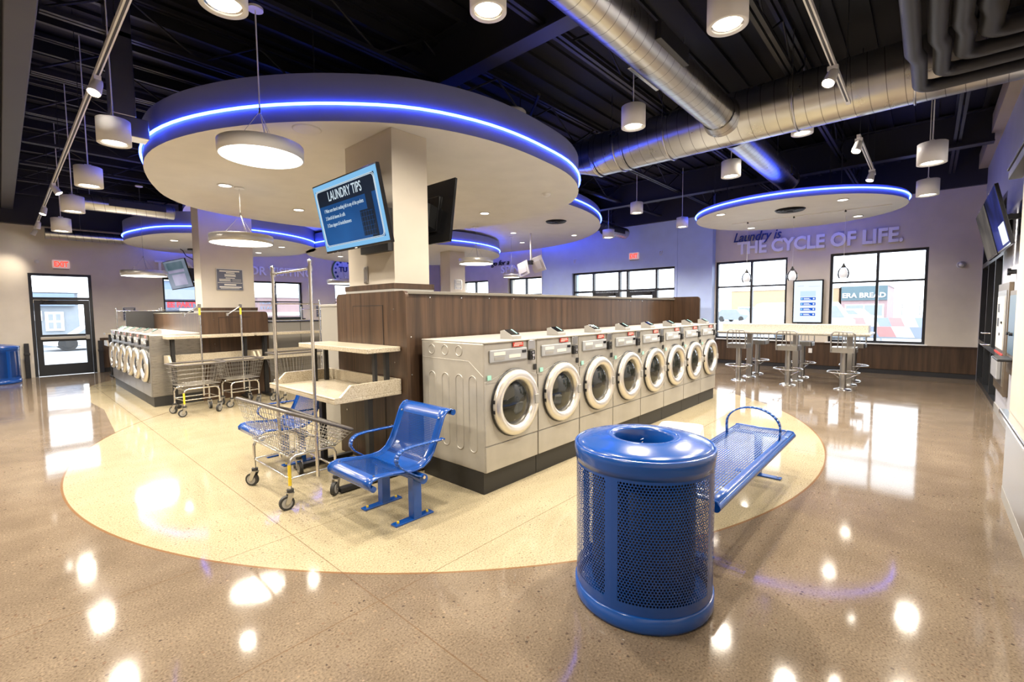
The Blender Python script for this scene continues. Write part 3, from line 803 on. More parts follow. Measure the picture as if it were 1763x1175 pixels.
# wooden partition of the near island
def screws(pts, ax, parent):
    m = MB()
    for p in pts:
        q = Vector(p); dd = Vector({'x': (-.004, 0, 0), 'y': (0, -.004, 0)}[ax]); m.cyl(q, q + dd, .007, 8)
    return obj('screw_caps', m, M_CHROME, parent)
t = thing('island_partition', 'long walnut partition behind the cream washers, with column rising from its end', 'partition', (0, 0, 0))
obj('core', MB().box(2.60, 8.86, 3.725, 4.94, 0, 1.765), M_WOOD, t)
obj('top_cap', MB().box(2.60, 8.86, 3.70, 4.96, 1.765, 1.795), M_CAP, t, bevel=.004, label='grey beige cap')
ep = MB().prism(rrect(3.66, 4.99, 0, 1.795, .055, corners=(1, 1, 0, 0)), 2.565, 2.60, M=MYZ)
e1 = obj('end_panel', ep, M_WOOD, t, bevel=.002, label='walnut end panel with rounded top corners')
ac = MB()
for b in ((4.05, 4.056, .02, 1.66), (4.63, 4.636, .02, 1.66)): ac.box(2.561, 2.566, *b)
ac.box(2.561, 2.566, 4.05, 4.636, 1.655, 1.661)
obj('access_hatch', MB().box(2.562, 2.566, 4.056, 4.63, .02, 1.655), M_WOOD, e1); obj('hatch_gap', ac, M_BLACK, e1)
screws([(2.565, y, z) for y in (3.86, 4.83) for z in (1.62, 1.10, .5)], 'x', e1)
screws([(2.90 + .42 * k, 3.725, 1.735) for k in range(14)] + [(2.66, 3.725, z) for z in (1.35, .98, .6)], 'y', t)
obj('far_end_panel', MB().prism(rrect(3.22, 4.99, 0, 1.82, .06, corners=(1, 1, 0, 0)), 8.86, 8.90, M=MYZ), M_WOOD, t, bevel=.002)
# tall grey machines on the hidden side of the near island
tg = thing('tall_dryer_cabinet', 'tall plain grey metal machine side showing left of the walnut end panel', 'dryer', (0, 0, 0))
obj('cabinet', MB().box(2.75, 3.55, 4.97, 5.78, .0, 1.665), M_MACHINE, tg, bevel=.008)
obj('top_cap', MB().box(2.74, 3.56, 4.96, 5.80, 1.665, 1.695), M_GREYPL, tg, bevel=.004)
obj('front_door', MB().lathe([(.001, 0), (.24, 0), (.26, .02), (.20, .04), (.001, .03)], 28, M=T(3.15, 5.78, .95) @ Matrix.Rotation(-PI / 2, 4, 'X')), M_RING, tg)
# wooden partition of the far island
t = thing('island_partition', 'shorter walnut partition box around the middle column, behind the folding trays', 'partition', (0, 0, 0))
obj('core', MB().box(2.47, 3.50, 9.78, 13.8, 0, 1.59), M_WOOD, t)
obj('top_cap', MB().box(2.46, 3.51, 9.78, 13.82, 1.59, 1.615), M_CAP, t, bevel=.004)
obj('end_panel', MB().prism(rrect(2.40, 3.56, 0, 1.62, .06, corners=(1, 0, 0, 0)), 9.745, 9.78, M=MXZ), M_WOOD, t, bevel=.002, label='walnut end panel with one rounded top corner')
screws([(x, 9.745, z) for x in (2.62, 3.42) for z in (1.48, 1.03)], 'y', t)
obj('hatch_gap', MB().box(2.70, 2.706, 9.74, 9.746, .1, 1.52).box(2.70, 3.25, 9.74, 9.746, 1.515, 1.52), M_BLACK, t)
obj('far_end_panel', MB().prism(rrect(1.95, 3.56, 0, 1.66, .06, corners=(1, 1, 0, 0)), 13.82, 13.86, M=MXZ), M_BLACK, t, label='dark end panel sticking out past the washers')
# more grey machines on the right of the far island
g2 = thing('tall_dryer_cabinet', 'low grey machine block seen behind the second folding tray', 'dryer', (0, 0, 0))
obj('cabinet', MB().box(3.62, 4.95, 9.95, 10.75, .0, 1.40), M_MACHINE, g2, bevel=.008)
obj('panel_joint', MB().box(4.28, 4.285, 9.945, 9.951, .05, 1.4), M_BLACK, g2)
obj('top_cap', MB().box(3.60, 4.97, 9.93, 10.77, 1.40, 1.42), M_STEEL_GRY, g2, bevel=.004)

# ------------------------------------------------------------------ folding tables (tray + upper shelf)
def folding_table(label, org, rz, L_, D, zt0=.80, zt1=.95, zs0=1.215, zs1=1.262, shelfD=.36, legs=(.12, .88), shelf_over=0.0, posts=None):
    """local: x along length, y depth (0 = front, D = wall side)"""
    t = thing('folding_table', label, 'folding table', org, rz)
    w = .035
    mb = MB().box(0, L_, 0, D, zt0, zt0 + .035)
    mb.box(0, L_, D - w, D, zt0 + .035, zt1)                       # back wall
    for x0 in (0, L_ - w):                                         # cheeks sloping down at the front
        poly = [(0, zt0 + .035), (D - w, zt0 + .035), (D - w, zt1), (.16, zt1), (.06, zt0 + .055), (0, zt0 + .055)]
        mb.prism(poly, x0, x0 + w, M=MYZ)
    mb.box(w, L_ - w, 0, .03, zt0 + .035, zt0 + .055)              # low front lip
    obj('tray', mb, M_SOLID, t, bevel=.006, label='deep tray of speckled cream solid surface')
    obj('upper_shelf', MB().box(-shelf_over, L_ + shelf_over, D - shelfD, D, zs0, zs1), M_SOLID, t, bevel=.006, label='narrow upper shelf of speckled cream solid surface')
    for k, kp in zip(legs, posts or legs):
        x = L_ * k
        obj('leg', MB().box(x - .035, x + .035, D * .48, D * .48 + .05, .045, zt0).box(x - .035, x + .035, .04, D - .02, .012, .05), M_BLACK, t, bevel=.004)
        x = L_ * kp
        obj('shelf_post', MB().box(x - .022, x + .022, D - .14, D - .10, zt0 + .03, zs0).box(x - .022, x + .022, D - .26, D - .23, zt0 + .035, zs0), M_BLACK, t, bevel=.003)
        x = L_ * k
        obj('foot_pad', MB().cyl((x, .07, 0), (x, .07, .012), .02, 10).cyl((x, D - .06, 0), (x, D - .06, .012), .02, 10), M_RUBBER, t)
    return t
# near one: against the walnut end panel, length runs along y
folding_table('cream speckled folding table with deep tray against the near walnut end panel', (1.875, 5.17, 0), -PI / 2, 1.42, .68, legs=(.32, .965), posts=(.10, .955))
folding_table('cream speckled folding table on the far island, left of the pair, two carts under it', (1.84, 9.26, 0), 0, 1.34, .46, .72, .88, 1.165, 1.215, legs=(.07, .9), shelfD=.34, shelf_over=.0)
folding_table('cream speckled folding table on the far island, right of the pair, racked cart in front', (3.22, 9.26, 0), 0, 1.80, .46, .72, .88, 1.165, 1.215, legs=(.1, .93), shelfD=.34)
folding_table('folding table glimpsed beside the exit door behind the steel washers', (1.75, 15.1, 0), 0, .85, .6, .80, .93, 1.08, 1.12)

# ------------------------------------------------------------------ wire laundry carts
def caster(x, y, rz=0, r=.058):
    m1 = MB(); M = T(x, y, 0) @ rotz(rz)
    m1.cyl((.03, -.016, r), (.03, .016, r), r, 20, M=M)
    m2 = MB().cyl((.03, -.018, r), (.03, .018, r), r * .70, 18, M=M)
    m3 = MB()
    for s in (-1, 1):
        m3.prism([(.03, r - .012), (.045, r), (.02, 2 * r + .02), (-.025, 2 * r + .02), (.01, r)], s * .026 - .0025, s * .026 + .0025, M=M @ Matrix(((1, 0, 0, 0), (0, 0, 1, 0), (0, 1, 0, 0), (0, 0, 0, 1))))
    m3.cyl((0, 0, 2 * r + .018), (0, 0, 2 * r + .026), .032, 14, M=M).cyl((.03, -.03, r), (.03, .03, r), .007, 8, M=M)
    m4 = MB().cyl((0, 0, 2 * r + .026), (0, 0, 2 * r + .05), .027, 14, M=M)
    return m1, m2, m3, m4
def cart(label, loc, rz, foot, bot, rim, zf=.43, zbot=.45, dens=(16, 10, 5), rack=None, bumper=True, stripe=2):
    """foot/bot: corner rings [(x,y)]*4 ; rim: [(x,y,z)]*4 ; all local. rack = list of pole positions + top height"""
    t = thing('laundry_cart', label, 'laundry cart', loc, rz)
    fr = MB()
    top = [Vector((x, y, zf)) for x, y in bot]
    n = 4
    F = [Vector((x, y, .165)) for x, y in foot]
    for i in range(4):     # hooped ends and rails
        fr.cyl(F[i], F[i] + Vector((0, 0, zf - .165 - .05)), .0125, 10)
        j = (i + 1) % 4
        fr.cyl((F[i].x, F[i].y, .25), (F[j].x, F[j].y, .25), .009, 8)
        c = (F[j] - F[i]).normalized(); a = Vector((F[i].x, F[i].y, zf)); b = Vector((F[j].x, F[j].y, zf))
        if i in (1, 3):
            fr.tube([(F[i].x, F[i].y, zf - .06), tuple(a - Vector((0, 0, .018)) + c * .018), tuple(a + c * .06), tuple(b - c * .06), tuple(b - Vector((0, 0, .018)) - c * .018), (F[j].x, F[j].y, zf - .06)], .0125, 10)
        else:
            fr.cyl(a, b, .009, 8)
    obj('frame', fr, M_CHROME, t)
    if stripe is not None: obj('tape_stripe', MB().cyl(F[stripe] + Vector((0, 0, .03)), F[stripe] + Vector((0, 0, .20)), .0135, 10), M_YELLOW, t)
    for i in range(4):
        a, b, c, d = caster(foot[i][0], foot[i][1], 2.2 + i * .8)
        k = obj('caster', c, M_STAIN, t)
        obj('tyre', a, M_RUBBER, k); obj('wheel_hub', b, M_GREYPL, k); obj('thread_guard', d, M_RUBBER, k)
    B = [Vector((x, y, zbot)) for x, y in bot]; R = [Vector(p) for p in rim]
    wm = MB(); rw = .0022
    def lerp(p, q, u): return p + (q - p) * u
    cnt = [dens[0] if (B[(i + 1) % 4] - B[i]).length > (B[(i + 2) % 4] - B[(i + 1) % 4]).length else dens[1] for i in range(4)]
    for i in range(4):
        j = (i + 1) % 4
        for k in range(cnt[i]):
            u = k / cnt[i]; wm.cyl(lerp(B[i], B[j], u), lerp(R[i], R[j], u), rw, 4, cap=False)
        for k in range(1, dens[2] + 1):
            v = k / (dens[2] + 1); wm.cyl(lerp(B[i], R[i], v), lerp(B[j], R[j], v), rw * 1.2, 4, cap=False)
    for k in range(1, cnt[0]): wm.cyl(lerp(B[0], B[1], k / cnt[0]), lerp(B[3], B[2], k / cnt[0]), rw, 4, cap=False)
    for k in range(1, cnt[1]): wm.cyl(lerp(B[0], B[3], k / cnt[1]), lerp(B[1], B[2], k / cnt[1]), rw, 4, cap=False)
    wm.tube(B, .005, 6, closed=True)
    obj('wire_basket', wm, M_WIRE, t)
    rm = MB()
    cc = []
    for i in range(4):
        p, q, s_ = R[i - 1], R[i], R[(i + 1) % 4]
        cc += [q + (p - q).normalized() * .04, q + (p - q).normalized() * .01 + (s_ - q).normalized() * .01, q + (s_ - q).normalized() * .04]
    rm.tube(cc, .015 if bumper else .008, 8, closed=True)
    obj('bumper_rim', rm, M_BUMPER, t)
    if rack:
        poles, zt = rack; pm = MB()
        for (x, y) in poles: pm.cyl((x, y, .24), (x, y, zt), .0135, 12)
        obj('rack_poles', pm, M_CHROME, t)
        if len(poles) == 2:
            (xa, ya), (xb, yb) = poles
            obj('hanging_rail', MB().cyl((xa, ya, zt - .05), (xb, yb, zt - .05), .010, 10).cyl((xa, ya, zt - .07), (xa, ya, zt - .03), .019, 10).cyl((xb, yb, zt - .07), (xb, yb, zt - .03), .019, 10)
                .lathe([(0, .03), (.014, .02), (.016, .005), (.0145, 0)], 12, (xa, ya, zt)).lathe([(0, .03), (.014, .02), (.016, .005), (.0145, 0)], 12, (xb, yb, zt)), M_CHROME, t)
    return t
cart('wire laundry cart with tall twin pole rack parked by the near folding table', (0, 0, 0), 0,
     [(1.50, 4.58), (1.50, 3.80), (1.90, 3.82), (1.91, 4.60)][:], [(1.50, 4.60), (1.50, 3.78), (1.90, 3.78), (1.90, 4.60)],
     [(1.44, 4.82, .80), (1.44, 3.62, .83), (1.95, 3.58, .60), (1.95, 4.82, .60)], rack=([(1.69, 3.71), (1.69, 4.47)], 2.0), dens=(20, 11, 5), stripe=1)
def box_cart(label, x, y, rz, w=.62, l=.44, rack=None, zr=.80, stripe=None, arm=False):
    a, b = w / 2, l / 2
    t = cart(label, (x, y, 0), rz, [(-a * .8, b * .8), (-a * .8, -b * .8), (a * .8, -b * .8), (a * .8, b * .8)], [(-a * .85, b * .85), (-a * .85, -b * .85), (a * .85, -b * .85), (a * .85, b * .85)],
             [(-a * 1.08, b * 1.08, zr), (-a * 1.08, -b * 1.08, zr), (a * 1.08, -b * 1.08, zr), (a * 1.08, b * 1.08, zr)], rack=rack, dens=(14, 10, 4), stripe=stripe, zf=.42, zbot=.47)
    if arm:
        px, py = rack[0][0]; zt = rack[1]
        obj('hanging_arm', MB().cyl((px, py, zt), (px - .26, py - .1, zt - .15), .010, 8).cyl((px - .26, py - .1, zt - .17), (px - .26, py - .1, zt - .12), .018, 8).box(px - .02, px + .02, py - .02, py + .02, zt - .03, zt + .03), M_STAIN, t)
        obj('pole_tape', MB().cyl((px, py, zt - .15), (px, py, zt - .03), .0145, 10), M_YELLOW, t)
    return t
box_cart('wire laundry cart at left under the far folding trays, with yellow striped leg', 2.06, 8.72, .10, .62, .50, rack=([(.14, .12)], 1.72), stripe=1, arm=True)
box_cart('wire laundry cart behind the yellow striped one, under the far folding trays', 2.76, 8.92, .10, .56, .44, rack=([(.10, .10)], 1.72), arm=True)
box_cart('tall railed wire cart in front of the second far folding tray', 3.58, 8.55, .05, .80, .50, rack=([(-.42, -.1), (.42, -.1)], 1.80), zr=.88)
box_cart('racked wire cart beyond the steel washers, near the wall notice', 2.30, 14.55, .0, .80, .50, rack=([(-.42, 0), (.42, 0)], 1.72), zr=.85)
box_cart('racked wire cart half hidden behind the second far tray, before the wall window', 5.75, 12.4, .0, .60, .50, rack=([(-.38, 0), (.38, 0)], 1.72), zr=.85)
box_cart('racked wire cart hidden behind the walnut box, thin rail against the red sign', 3.25, 14.9, .0, .80, .50, rack=([(-.42, 0), (.42, 0)], 1.74), zr=.85)

# ------------------------------------------------------------------ blue perforated armchairs
SEAT_W, = (.60,)
prof = [(-.36, .352), (-.392, .372), (-.395, .402), (-.37, .428), (-.32, .438), (-.24, .432), (-.12, .415), (-.02, .408), (.06, .418), (.12, .452), (.165, .515), (.205, .60), (.245, .70), (.275, .77), (.31, .805), (.345, .812), (.37, .795)]
def pl(prof, u):
    seg = [0]
    for a, b in zip(prof, prof[1:]): seg.append(seg[-1] + math.hypot(b[0] - a[0], b[1] - a[1]))
    d = u * seg[-1]
    for i in range(len(prof) - 1):
        if d <= seg[i + 1] + 1e-9:
            k = (d - seg[i]) / max(1e-9, seg[i + 1] - seg[i]); return (prof[i][0] + (prof[i + 1][0] - prof[i][0]) * k, prof[i][1] + (prof[i + 1][1] - prof[i][1]) * k)
    return prof[-1]
PL = sum(math.hypot(b[0] - a[0], b[1] - a[1]) for a, b in zip(prof, prof[1:]))
M_PERF = perforated('perforated_seat', None, 0.0155, .0062, True, [(.075, .525, .15, .42), (.075, .525, .56, PL - .15)])
def armchair(label, loc, rz):
    t = thing('perforated_armchair', label, 'armchair', loc, rz)
    def fn(u, v):
        x, z = pl(prof, v); return (x, (u - .5) * SEAT_W, z)
    s_ = obj('seat_shell', MB().sheet(fn, 6, 64, SEAT_W, PL), M_PERF, t)
    sd = s_.modifiers.new('thickness', 'SOLIDIFY'); sd.thickness = .004; sd.offset = 0
    for s in (-1, 1):
        obj('edge_rail', MB().tube([(x, s * SEAT_W / 2, z) for x, z in prof], .0075, 8), M_BLUE, s_)
    obj('top_roll', MB().cyl((.365, -SEAT_W / 2 - .005, .785), (.365, SEAT_W / 2 + .005, .785), .024, 18), M_BLUE, s_)
    obj('front_roll', MB().cyl((-.368, -SEAT_W / 2 - .005, .368), (-.368, SEAT_W / 2 + .005, .368), .022, 18), M_BLUE, s_)
    bl = MB()
    for y in (-.25, .25):
        bl.cyl((-.33, y, .436), (-.33, y, .444), .009, 10); bl.cyl((.262, y, .745), (.256, y, .752), .009, 10)
    obj('bolts', bl, M_CHROME, s_)
    for s in (-1, 1):
        y = s * (SEAT_W / 2 + .022); w = .022
        pts = [(.225, .60), (.10, .602), (-.06, .604), (-.14, .595), (-.185, .565), (-.195, .52), (-.17, .475), (-.10, .425), (-.02, .375), (.05, .345)]
        m = MB()
        sm = [pl(pts, k / 28) for k in range(29)]
        for k in range(28):
            (x0, z0), (x1, z1) = sm[k], sm[k + 1]
            dx, dz = x1 - x0, z1 - z0; l_ = math.hypot(dx, dz); nx, nz_ = -dz / l_ * .005, dx / l_ * .005
            vs = []
            for yy in (y - w, y + w): vs += [(x0 + nx, yy, z0 + nz_), (x1 + nx, yy, z1 + nz_), (x1 - nx, yy, z1 - nz_), (x0 - nx, yy, z0 - nz_)]
            m.add(vs, [(0, 1, 2, 3), (7, 6, 5, 4), (0, 4, 5, 1), (3, 2, 6, 7), (0, 3, 7, 4), (1, 5, 6, 2)], True)
        m.cyl((.235, s * SEAT_W / 2, .60), (.235, y + s * .02, .60), .009, 8)
        a = obj('armrest', m, M_BLUE, t)
        obj('arm_bolt', MB().cyl((.03, y + s * .02, .355), (.03, y + s * .03, .355), .012, 10), M_CHROME, a); obj('arm_bolt', MB().cyl((.215, y + s * .02, .60), (.215, y + s * .03, .60), .009, 8), M_CHROME, a)
    obj('support_beam', MB().cyl((.04, -.33, .335), (.04, .33, .335), .038, 20), M_BLUE, t)
    for s in (-1, 1):
        y = s * .215
        g = obj('leg', MB().box(.0, .075, y - .035, y + .035, .012, .335).box(-.16, .19, y - .035, y + .035, 0, .014), M_BLUE, t, bevel=.004)
        obj('floor_bolt', MB().cyl((-.12, y, .014), (-.12, y, .026), .010, 8).cyl((.15, y, .014), (.15, y, .026), .010, 8), M_YELLOW, g)
    return t
armchair('blue perforated metal armchair beside the first cream washer', (2.03, 3.11, 0), 0)
armchair('blue perforated metal armchair half hidden behind the near racked cart', (2.04, 5.15, 0), 0).scale = (1, 1, .95)
armchair('blue perforated armchair glimpsed far behind the near tray shelf', (5.95, 9.4, 0), PI)

# ------------------------------------------------------------------ litter bins
BR = .367
M_BIN = perforated('perforated_bin', None, .0165, .0058, True, [(.035 + k * BR * PI / 2, BR * PI / 2 - .035 + k * BR * PI / 2, .07, .685) for k in range(4)])
def litter_bin(label, loc, rz):
    t = thing('litter_bin', label, 'bin', loc, rz)
    def fn(u, v): a = 2 * PI * u; return (BR * math.cos(a), BR * math.sin(a), .07 + v * .72)
    obj('perforated_wall', MB().sheet(fn, 96, 1, 2 * PI * BR, .72), M_BIN, t)
    t_uv = None
    obj('base_ring', MB().lathe([(BR - .03, .0), (BR + .004, .004), (BR + .008, .02), (BR + .008, .085), (BR - .002, .09), (BR - .01, .08)], 96).lathe([(0, .05), (BR - .02, .05)], 48), M_BLUE, t)
    obj('top_band', MB().lathe([(BR - .006, .77), (BR + .002, .77), (BR + .004, .80), (BR + .010, .83), (BR + .010, .862), (BR + .002, .868), (BR - .006, .86), (BR - .008, .82)], 96), M_BLUE, t)
    obj('lid', MB().lathe([(BR - .004, .852), (BR - .006, .866), (BR - .02, .876), (BR - .05, .884), (.26, .898), (.20, .906), (.178, .907), (.163, .902), (.155, .890), (.155, .80)], 96), M_BLUE, t)
    obj('liner', MB().lathe([(.158, .80), (.275, .80), (.28, .10), (.26, .06), (0, .06)], 48), mat('liner_black', (.006, .006, .007), .6), t)
    mb = MB(); pts = [(.05 * math.cos(a) * .3 + .0, .1, .972 - .004) for a in (0,)]
    for k in range(7):
        c = Vector((.13 - .012 * k, .05 - .004 * k, .915 - .022 * k)); d = .009
        mb.tube([c + Vector((d * math.cos(a) * (1 if k % 2 else .4), d * math.sin(a) * (.4 if k % 2 else 1), .006 * math.sin(a))) for a in [2 * PI * i / 8 for i in range(8)]], .0022, 5, closed=True)
    obj('lid_chain', mb, M_CHROME, t)
    return t
litter_bin('big blue perforated litter bin with open domed lid in the foreground', (2.353, 1.150, 0), math.radians(181.5))
litter_bin('blue litter bin beside the exit door at the edge of the hall', (-.10, 16.1, 0), .5)
for o in [x for x in COL.objects if x.parent and x.parent.name == 'litter_bin.001' and x.name.startswith('lid_chain')]: bpy.data.objects.remove(o)

# ------------------------------------------------------------------ blue slatted bench with hoop
t = thing('backless_bench', 'blue backless bench with a round hoop armrest beside the blue bin', 'bench', (3.90, 1.16, 0))
bp_ = [(-.255, .375), (-.262, .40), (-.25, .422), (-.22, .428), (0, .420), (.22, .428), (.25, .422), (.262, .40), (.255, .375)]
BLn = sum(math.hypot(b[0] - a[0], b[1] - a[1]) for a, b in zip(bp_, bp_[1:]))
M_SLOT = perforated('slotted_bench', None, .0185, .0044, False, [(.05, 2.05, .09, BLn - .09)], oval=3.2, slot=(.44, .24))
def fn(u, v): y, z = pl(bp_, v); return ((u - .5) * 2.1, y, z)
s_ = obj('seat_shell', MB().sheet(fn, 8, 24, 2.1, BLn), M_SLOT, t)
sd = s_.modifiers.new('thickness', 'SOLIDIFY'); sd.thickness = .004; sd.offset = 0
obj('edge_roll', MB().cyl((-1.06, -.245, .388), (1.06, -.245, .388), .028, 18).cyl((-1.06, .245, .388), (1.06, .245, .388), .028, 18), M_BLUE, s_)
obj('end_rail', MB().tube([(-1.05, y, z) for y, z in bp_], .008, 8).tube([(1.05, y, z) for y, z in bp_], .008, 8), M_BLUE, s_)
obj('bolts', MB().cyl((-1.0, -.20, .43), (-1.0, -.20, .44), .009, 8).cyl((1.0, -.20, .43), (1.0, -.20, .44), .009, 8).cyl((-1.0, .20, .43), (-1.0, .20, .44), .009, 8), M_CHROME, s_)
for x in (-.96, .88):
    g = obj('leg', MB().box(x - .03, x + .03, -.03, .03, .012, .40).box(x - .035, x + .035, -.20, .20, 0, .014).box(x - .03, x + .03, -.23, .23, .39, .414), M_BLUE, t, bevel=.004)
    obj('floor_bolt', MB().cyl((x, -.17, .014), (x, -.17, .026), .010, 8).cyl((x, .17, .014), (x, .17, .026), .010, 8), M_CHROME, g)
m = MB()
hp = [(-.22, .43), (-.225, .50)] + [(-.225 * math.cos(a), .52 + .17 * math.sin(a)) for a in [PI * k / 18 for k in range(1, 18)]] + [(.225, .50), (.22, .43)]
for (y0, z0), (y1, z1) in zip(hp, hp[1:]):
    dy, dz = y1 - y0, z1 - z0; l_ = math.hypot(dy, dz); ny, nz_ = -dz / l_ * .006, dy / l_ * .006
    vs = []
    for xx in (.66 - .022, .66 + .022): vs += [(xx, y0 + ny, z0 + nz_), (xx, y1 + ny, z1 + nz_), (xx, y1 - ny, z1 - nz_), (xx, y0 - ny, z0 - nz_)]
    m.add(vs, [(0, 3, 2, 1), (4, 5, 6, 7), (0, 1, 5, 4), (3, 7, 6, 2), (0, 4, 7, 3), (1, 2, 6, 5)], True)
obj('hoop_armrest', m, M_BLUE, t)

# stacked laundry baskets
for k in range(4):
    z = .26 + k * .03
    t = thing('laundry_basket', ['white plastic laundry basket, bottom of the upturned stack between bench and washers', 'white plastic laundry basket, second from the bottom of the upturned stack',
              'white plastic laundry basket, second from the top of the upturned stack', 'white upturned laundry basket with handle slots on top of the stack by the bench'][k], 'laundry basket', (4.30, 1.74, 0), .25, 'stacked white laundry baskets')
    lo = rrect(-.33, .33, -.23, .23, .09, 6); n = len(lo)
    mb = MB()
    hts = [(1.0, k * .03 + .002), (1.0, k * .03 + .018), (.965, k * .03 + .020), (.88, z + .08), (.86, z + .095)]
    vs = [(x * s * 1.0, y * s, zz) for s, zz in hts for x, y in lo]
    fs = [(j * n + i, j * n + (i + 1) % n, (j + 1) * n + (i + 1) % n, (j + 1) * n + i) for j in range(len(hts) - 1) for i in range(n)]
    mb.add(vs, fs, True); mb.add([vs[(len(hts) - 1) * n + i] for i in range(n)], [tuple(range(n))])
    obj('basket_shell', mb, M_BASKET, t)
    if k == 3:
        obj('handle_slot', MB().prism(rrect(.10, .24, -.06, .06, .03, 4), z + .0955, z + .097).prism(rrect(-.24, -.10, -.06, .06, .03, 4), z + .0955, z + .097), M_GREYPL, t)

# ================================================================== BAR TABLE AND STOOLS
t = thing('bar_table', 'long speckled bar table with raised middle ledge below the window wall', 'bar table', (11.62, 2.22, 0))
obj('counter', MB().box(-.42, .42, -1.41, 1.43, 1.035, 1.075), M_BARTOP, t, bevel=.008)
obj('counter_edge', MB().box(-.40, .40, -1.39, 1.41, 1.01, 1.035), M_STAIN, t)
obj('raised_ledge', MB().box(-.30, .18, -1.36, 1.36, 1.075, 1.235), M_BARTOP, t, bevel=.006)
for y in (-1.04, -.09, .84):
    g = obj('leg', MB().box(-.055, .055, y - .055, y + .055, .02, 1.01), M_ALU, t, bevel=.006)
    obj('base_plate', MB().lathe([(0, .03), (.10, .03), (.15, .014), (.155, 0)], 28, (0, y, 0)), M_CHROME, g)
def stool(label, loc, rz):
    t = thing('bar_stool', label, 'bar stool', loc, rz, 'aluminium bar stools around the bar table')
    obj('post', MB().cyl((0, 0, .02), (0, 0, .72), .055, 24), M_ALU, t)
    obj('base_plate', MB().lathe([(0, .034), (.08, .034), (.14, .016), (.15, 0)], 28), M_CHROME, t)
    obj('seat', MB().prism(rrect(-.20, .20, -.20, .20, .05), .80, .825), M_STAIN, t, bevel=.008)
    obj('seat_frame', MB().prism(rrect(-.205, .205, -.205, .205, .05), .725, .80), M_ALU, t, bevel=.004)
    m = MB(); R_ = .26
    m.tube([(R_ * math.cos(a), R_ * math.sin(a), .335) for a in [2 * PI * k / 32 for k in range(32)]], .013, 8, closed=True)
    for k in range(3):
        a = 2 * PI * k / 3 + .5; m.cyl((.05 * math.cos(a), .05 * math.sin(a), .20), (R_ * math.cos(a), R_ * math.sin(a), .33), .009, 7)
    obj('foot_ring', m, M_CHROME, t)
    x = -.205
    obj('backrest', MB().tube([(x, -.185, .76), (x - .01, -.185, 1.0), (x - .015, -.178, 1.08), (x - .02, -.14, 1.12), (x - .02, .14, 1.12), (x - .015, .178, 1.08), (x - .01, .185, 1.0), (x, .185, .76)], .014, 8)
        .box(x - .015, x, -.185, .185, .80, .815).cyl((x - .008, -.08, .80), (x - .02, -.06, 1.12), .009, 7).cyl((x - .008, 0, .80), (x - .02, 0, 1.12), .009, 7).cyl((x - .008, .08, .80), (x - .02, .06, 1.12), .009, 7), M_ALU, t)
    return t
s0 = stool('metal bar stool on the near side of the bar table, closest to the washers', (10.87, 3.08, 0), 0)
for x, y, rz, lab in ((10.84, 2.12, 0, 'middle metal bar stool on the near side of the bar table'), (10.86, 1.19, 0, 'metal bar stool on the near side of the bar table, closest to the black storefront'),
                      (12.30, 3.06, PI, 'metal bar stool on the window side of the bar table, closest to the washers'), (12.30, 2.12, PI, 'middle metal bar stool on the window side of the bar table'),
                      (12.30, 1.17, PI, 'metal bar stool on the window side of the bar table, closest to the black storefront')):
    dup(s0, (x, y, 0), rz, lab)
def glass_pendant(y, lab):
    t = thing('glass_pendant_lamp', lab, 'pendant lamp', (11.6, y, 2.18), group='glass pendants over the bar table')
    obj('glass_shade', MB().lathe([(.075, 0), (.095, .04), (.102, .09), (.095, .15), (.07, .20), (.035, .235)], 28), M_PENDGLASS, t)
    obj('inner_glass', MB().lathe([(.06, .015), (.075, .06), (.075, .12), (.05, .18), (.03, .21)], 20), mat('frosted', (.75, .76, .8), .5, emit=(1, .95, .9), estr=.5), t)
    obj('socket', MB().lathe([(.0, .31), (.012, .305), (.02, .27), (.042, .24), (.045, .22)], 20), M_STEEL_GRY, t)
    obj('cord', MB().cyl((0, 0, .30), (0, 0, 1.375), .0035, 6), M_WHITE, t)
    obj('ceiling_mount', MB().cyl((0, 0, 1.34), (0, 0, 1.38), .018, 12), M_STEEL_GRY, t)
    spot('pendant_light', t, (0, 0, .0), 12, 130, .8)
glass_pendant(3.16, 'glass pendant in front of the window nearer the washers'); glass_pendant(2.24, 'glass pendant above the information screen'); glass_pendant(1.33, 'glass pendant in front of the window nearer the black storefront')
o = obj('track_rail_pendants', MB().box(11.585, 11.615, .6, 3.5, 3.545, 3.56), M_WHITE); tag(o, 'thin rail under the bar cloud carrying the glass pendants', 'rail')

# information screen on the bar wall
t = thing('information_screen', 'upright bright screen with four blue buttons between the two bar windows', 'screen', (13.94, 2.33, 1.74))
obj('frame', MB().box(-.01, .055, -.335, .335, -.555, .555), M_BLACKGLOSS, t, bevel=.006)
obj('display', MB().box(-.014, -.008, -.305, .305, -.525, .525), quiet(emit('kiosk_display', (.80, .89, 1.0), .95)), t, label='pale glowing display')
for k, z in enumerate((.075, -.06, -.195, -.33)):
    b = obj('button', MB().box(-.017, -.013, -.175, .155, z - .035, z + .035), quiet(emit('button_blue', (.015, .10, .55), 1.0)), t, label='blue rounded button row on the display')
    obj('button_icon', MB().cyl((-.018, .125, z), (-.0165, .125, z), .022, 14), quiet(emit('icon_cyan', (.3, .65, 1), 1.0)), b)
    obj('button_text', MB().box(-.018, -.0165, -.04, .085, z - .003, z + .014).box(-.018, -.0165, -.07, .085, z - .02, z - .009).cyl((-.018, -.135, z), (-.0165, -.135, z), .020, 12), M_SCREENWHITE, b)
obj('header_tile', MB().box(-.017, -.013, -.175, .165, .13, .27), quiet(emit('tile_pale', (.55, .72, .85), 1.0)), t)
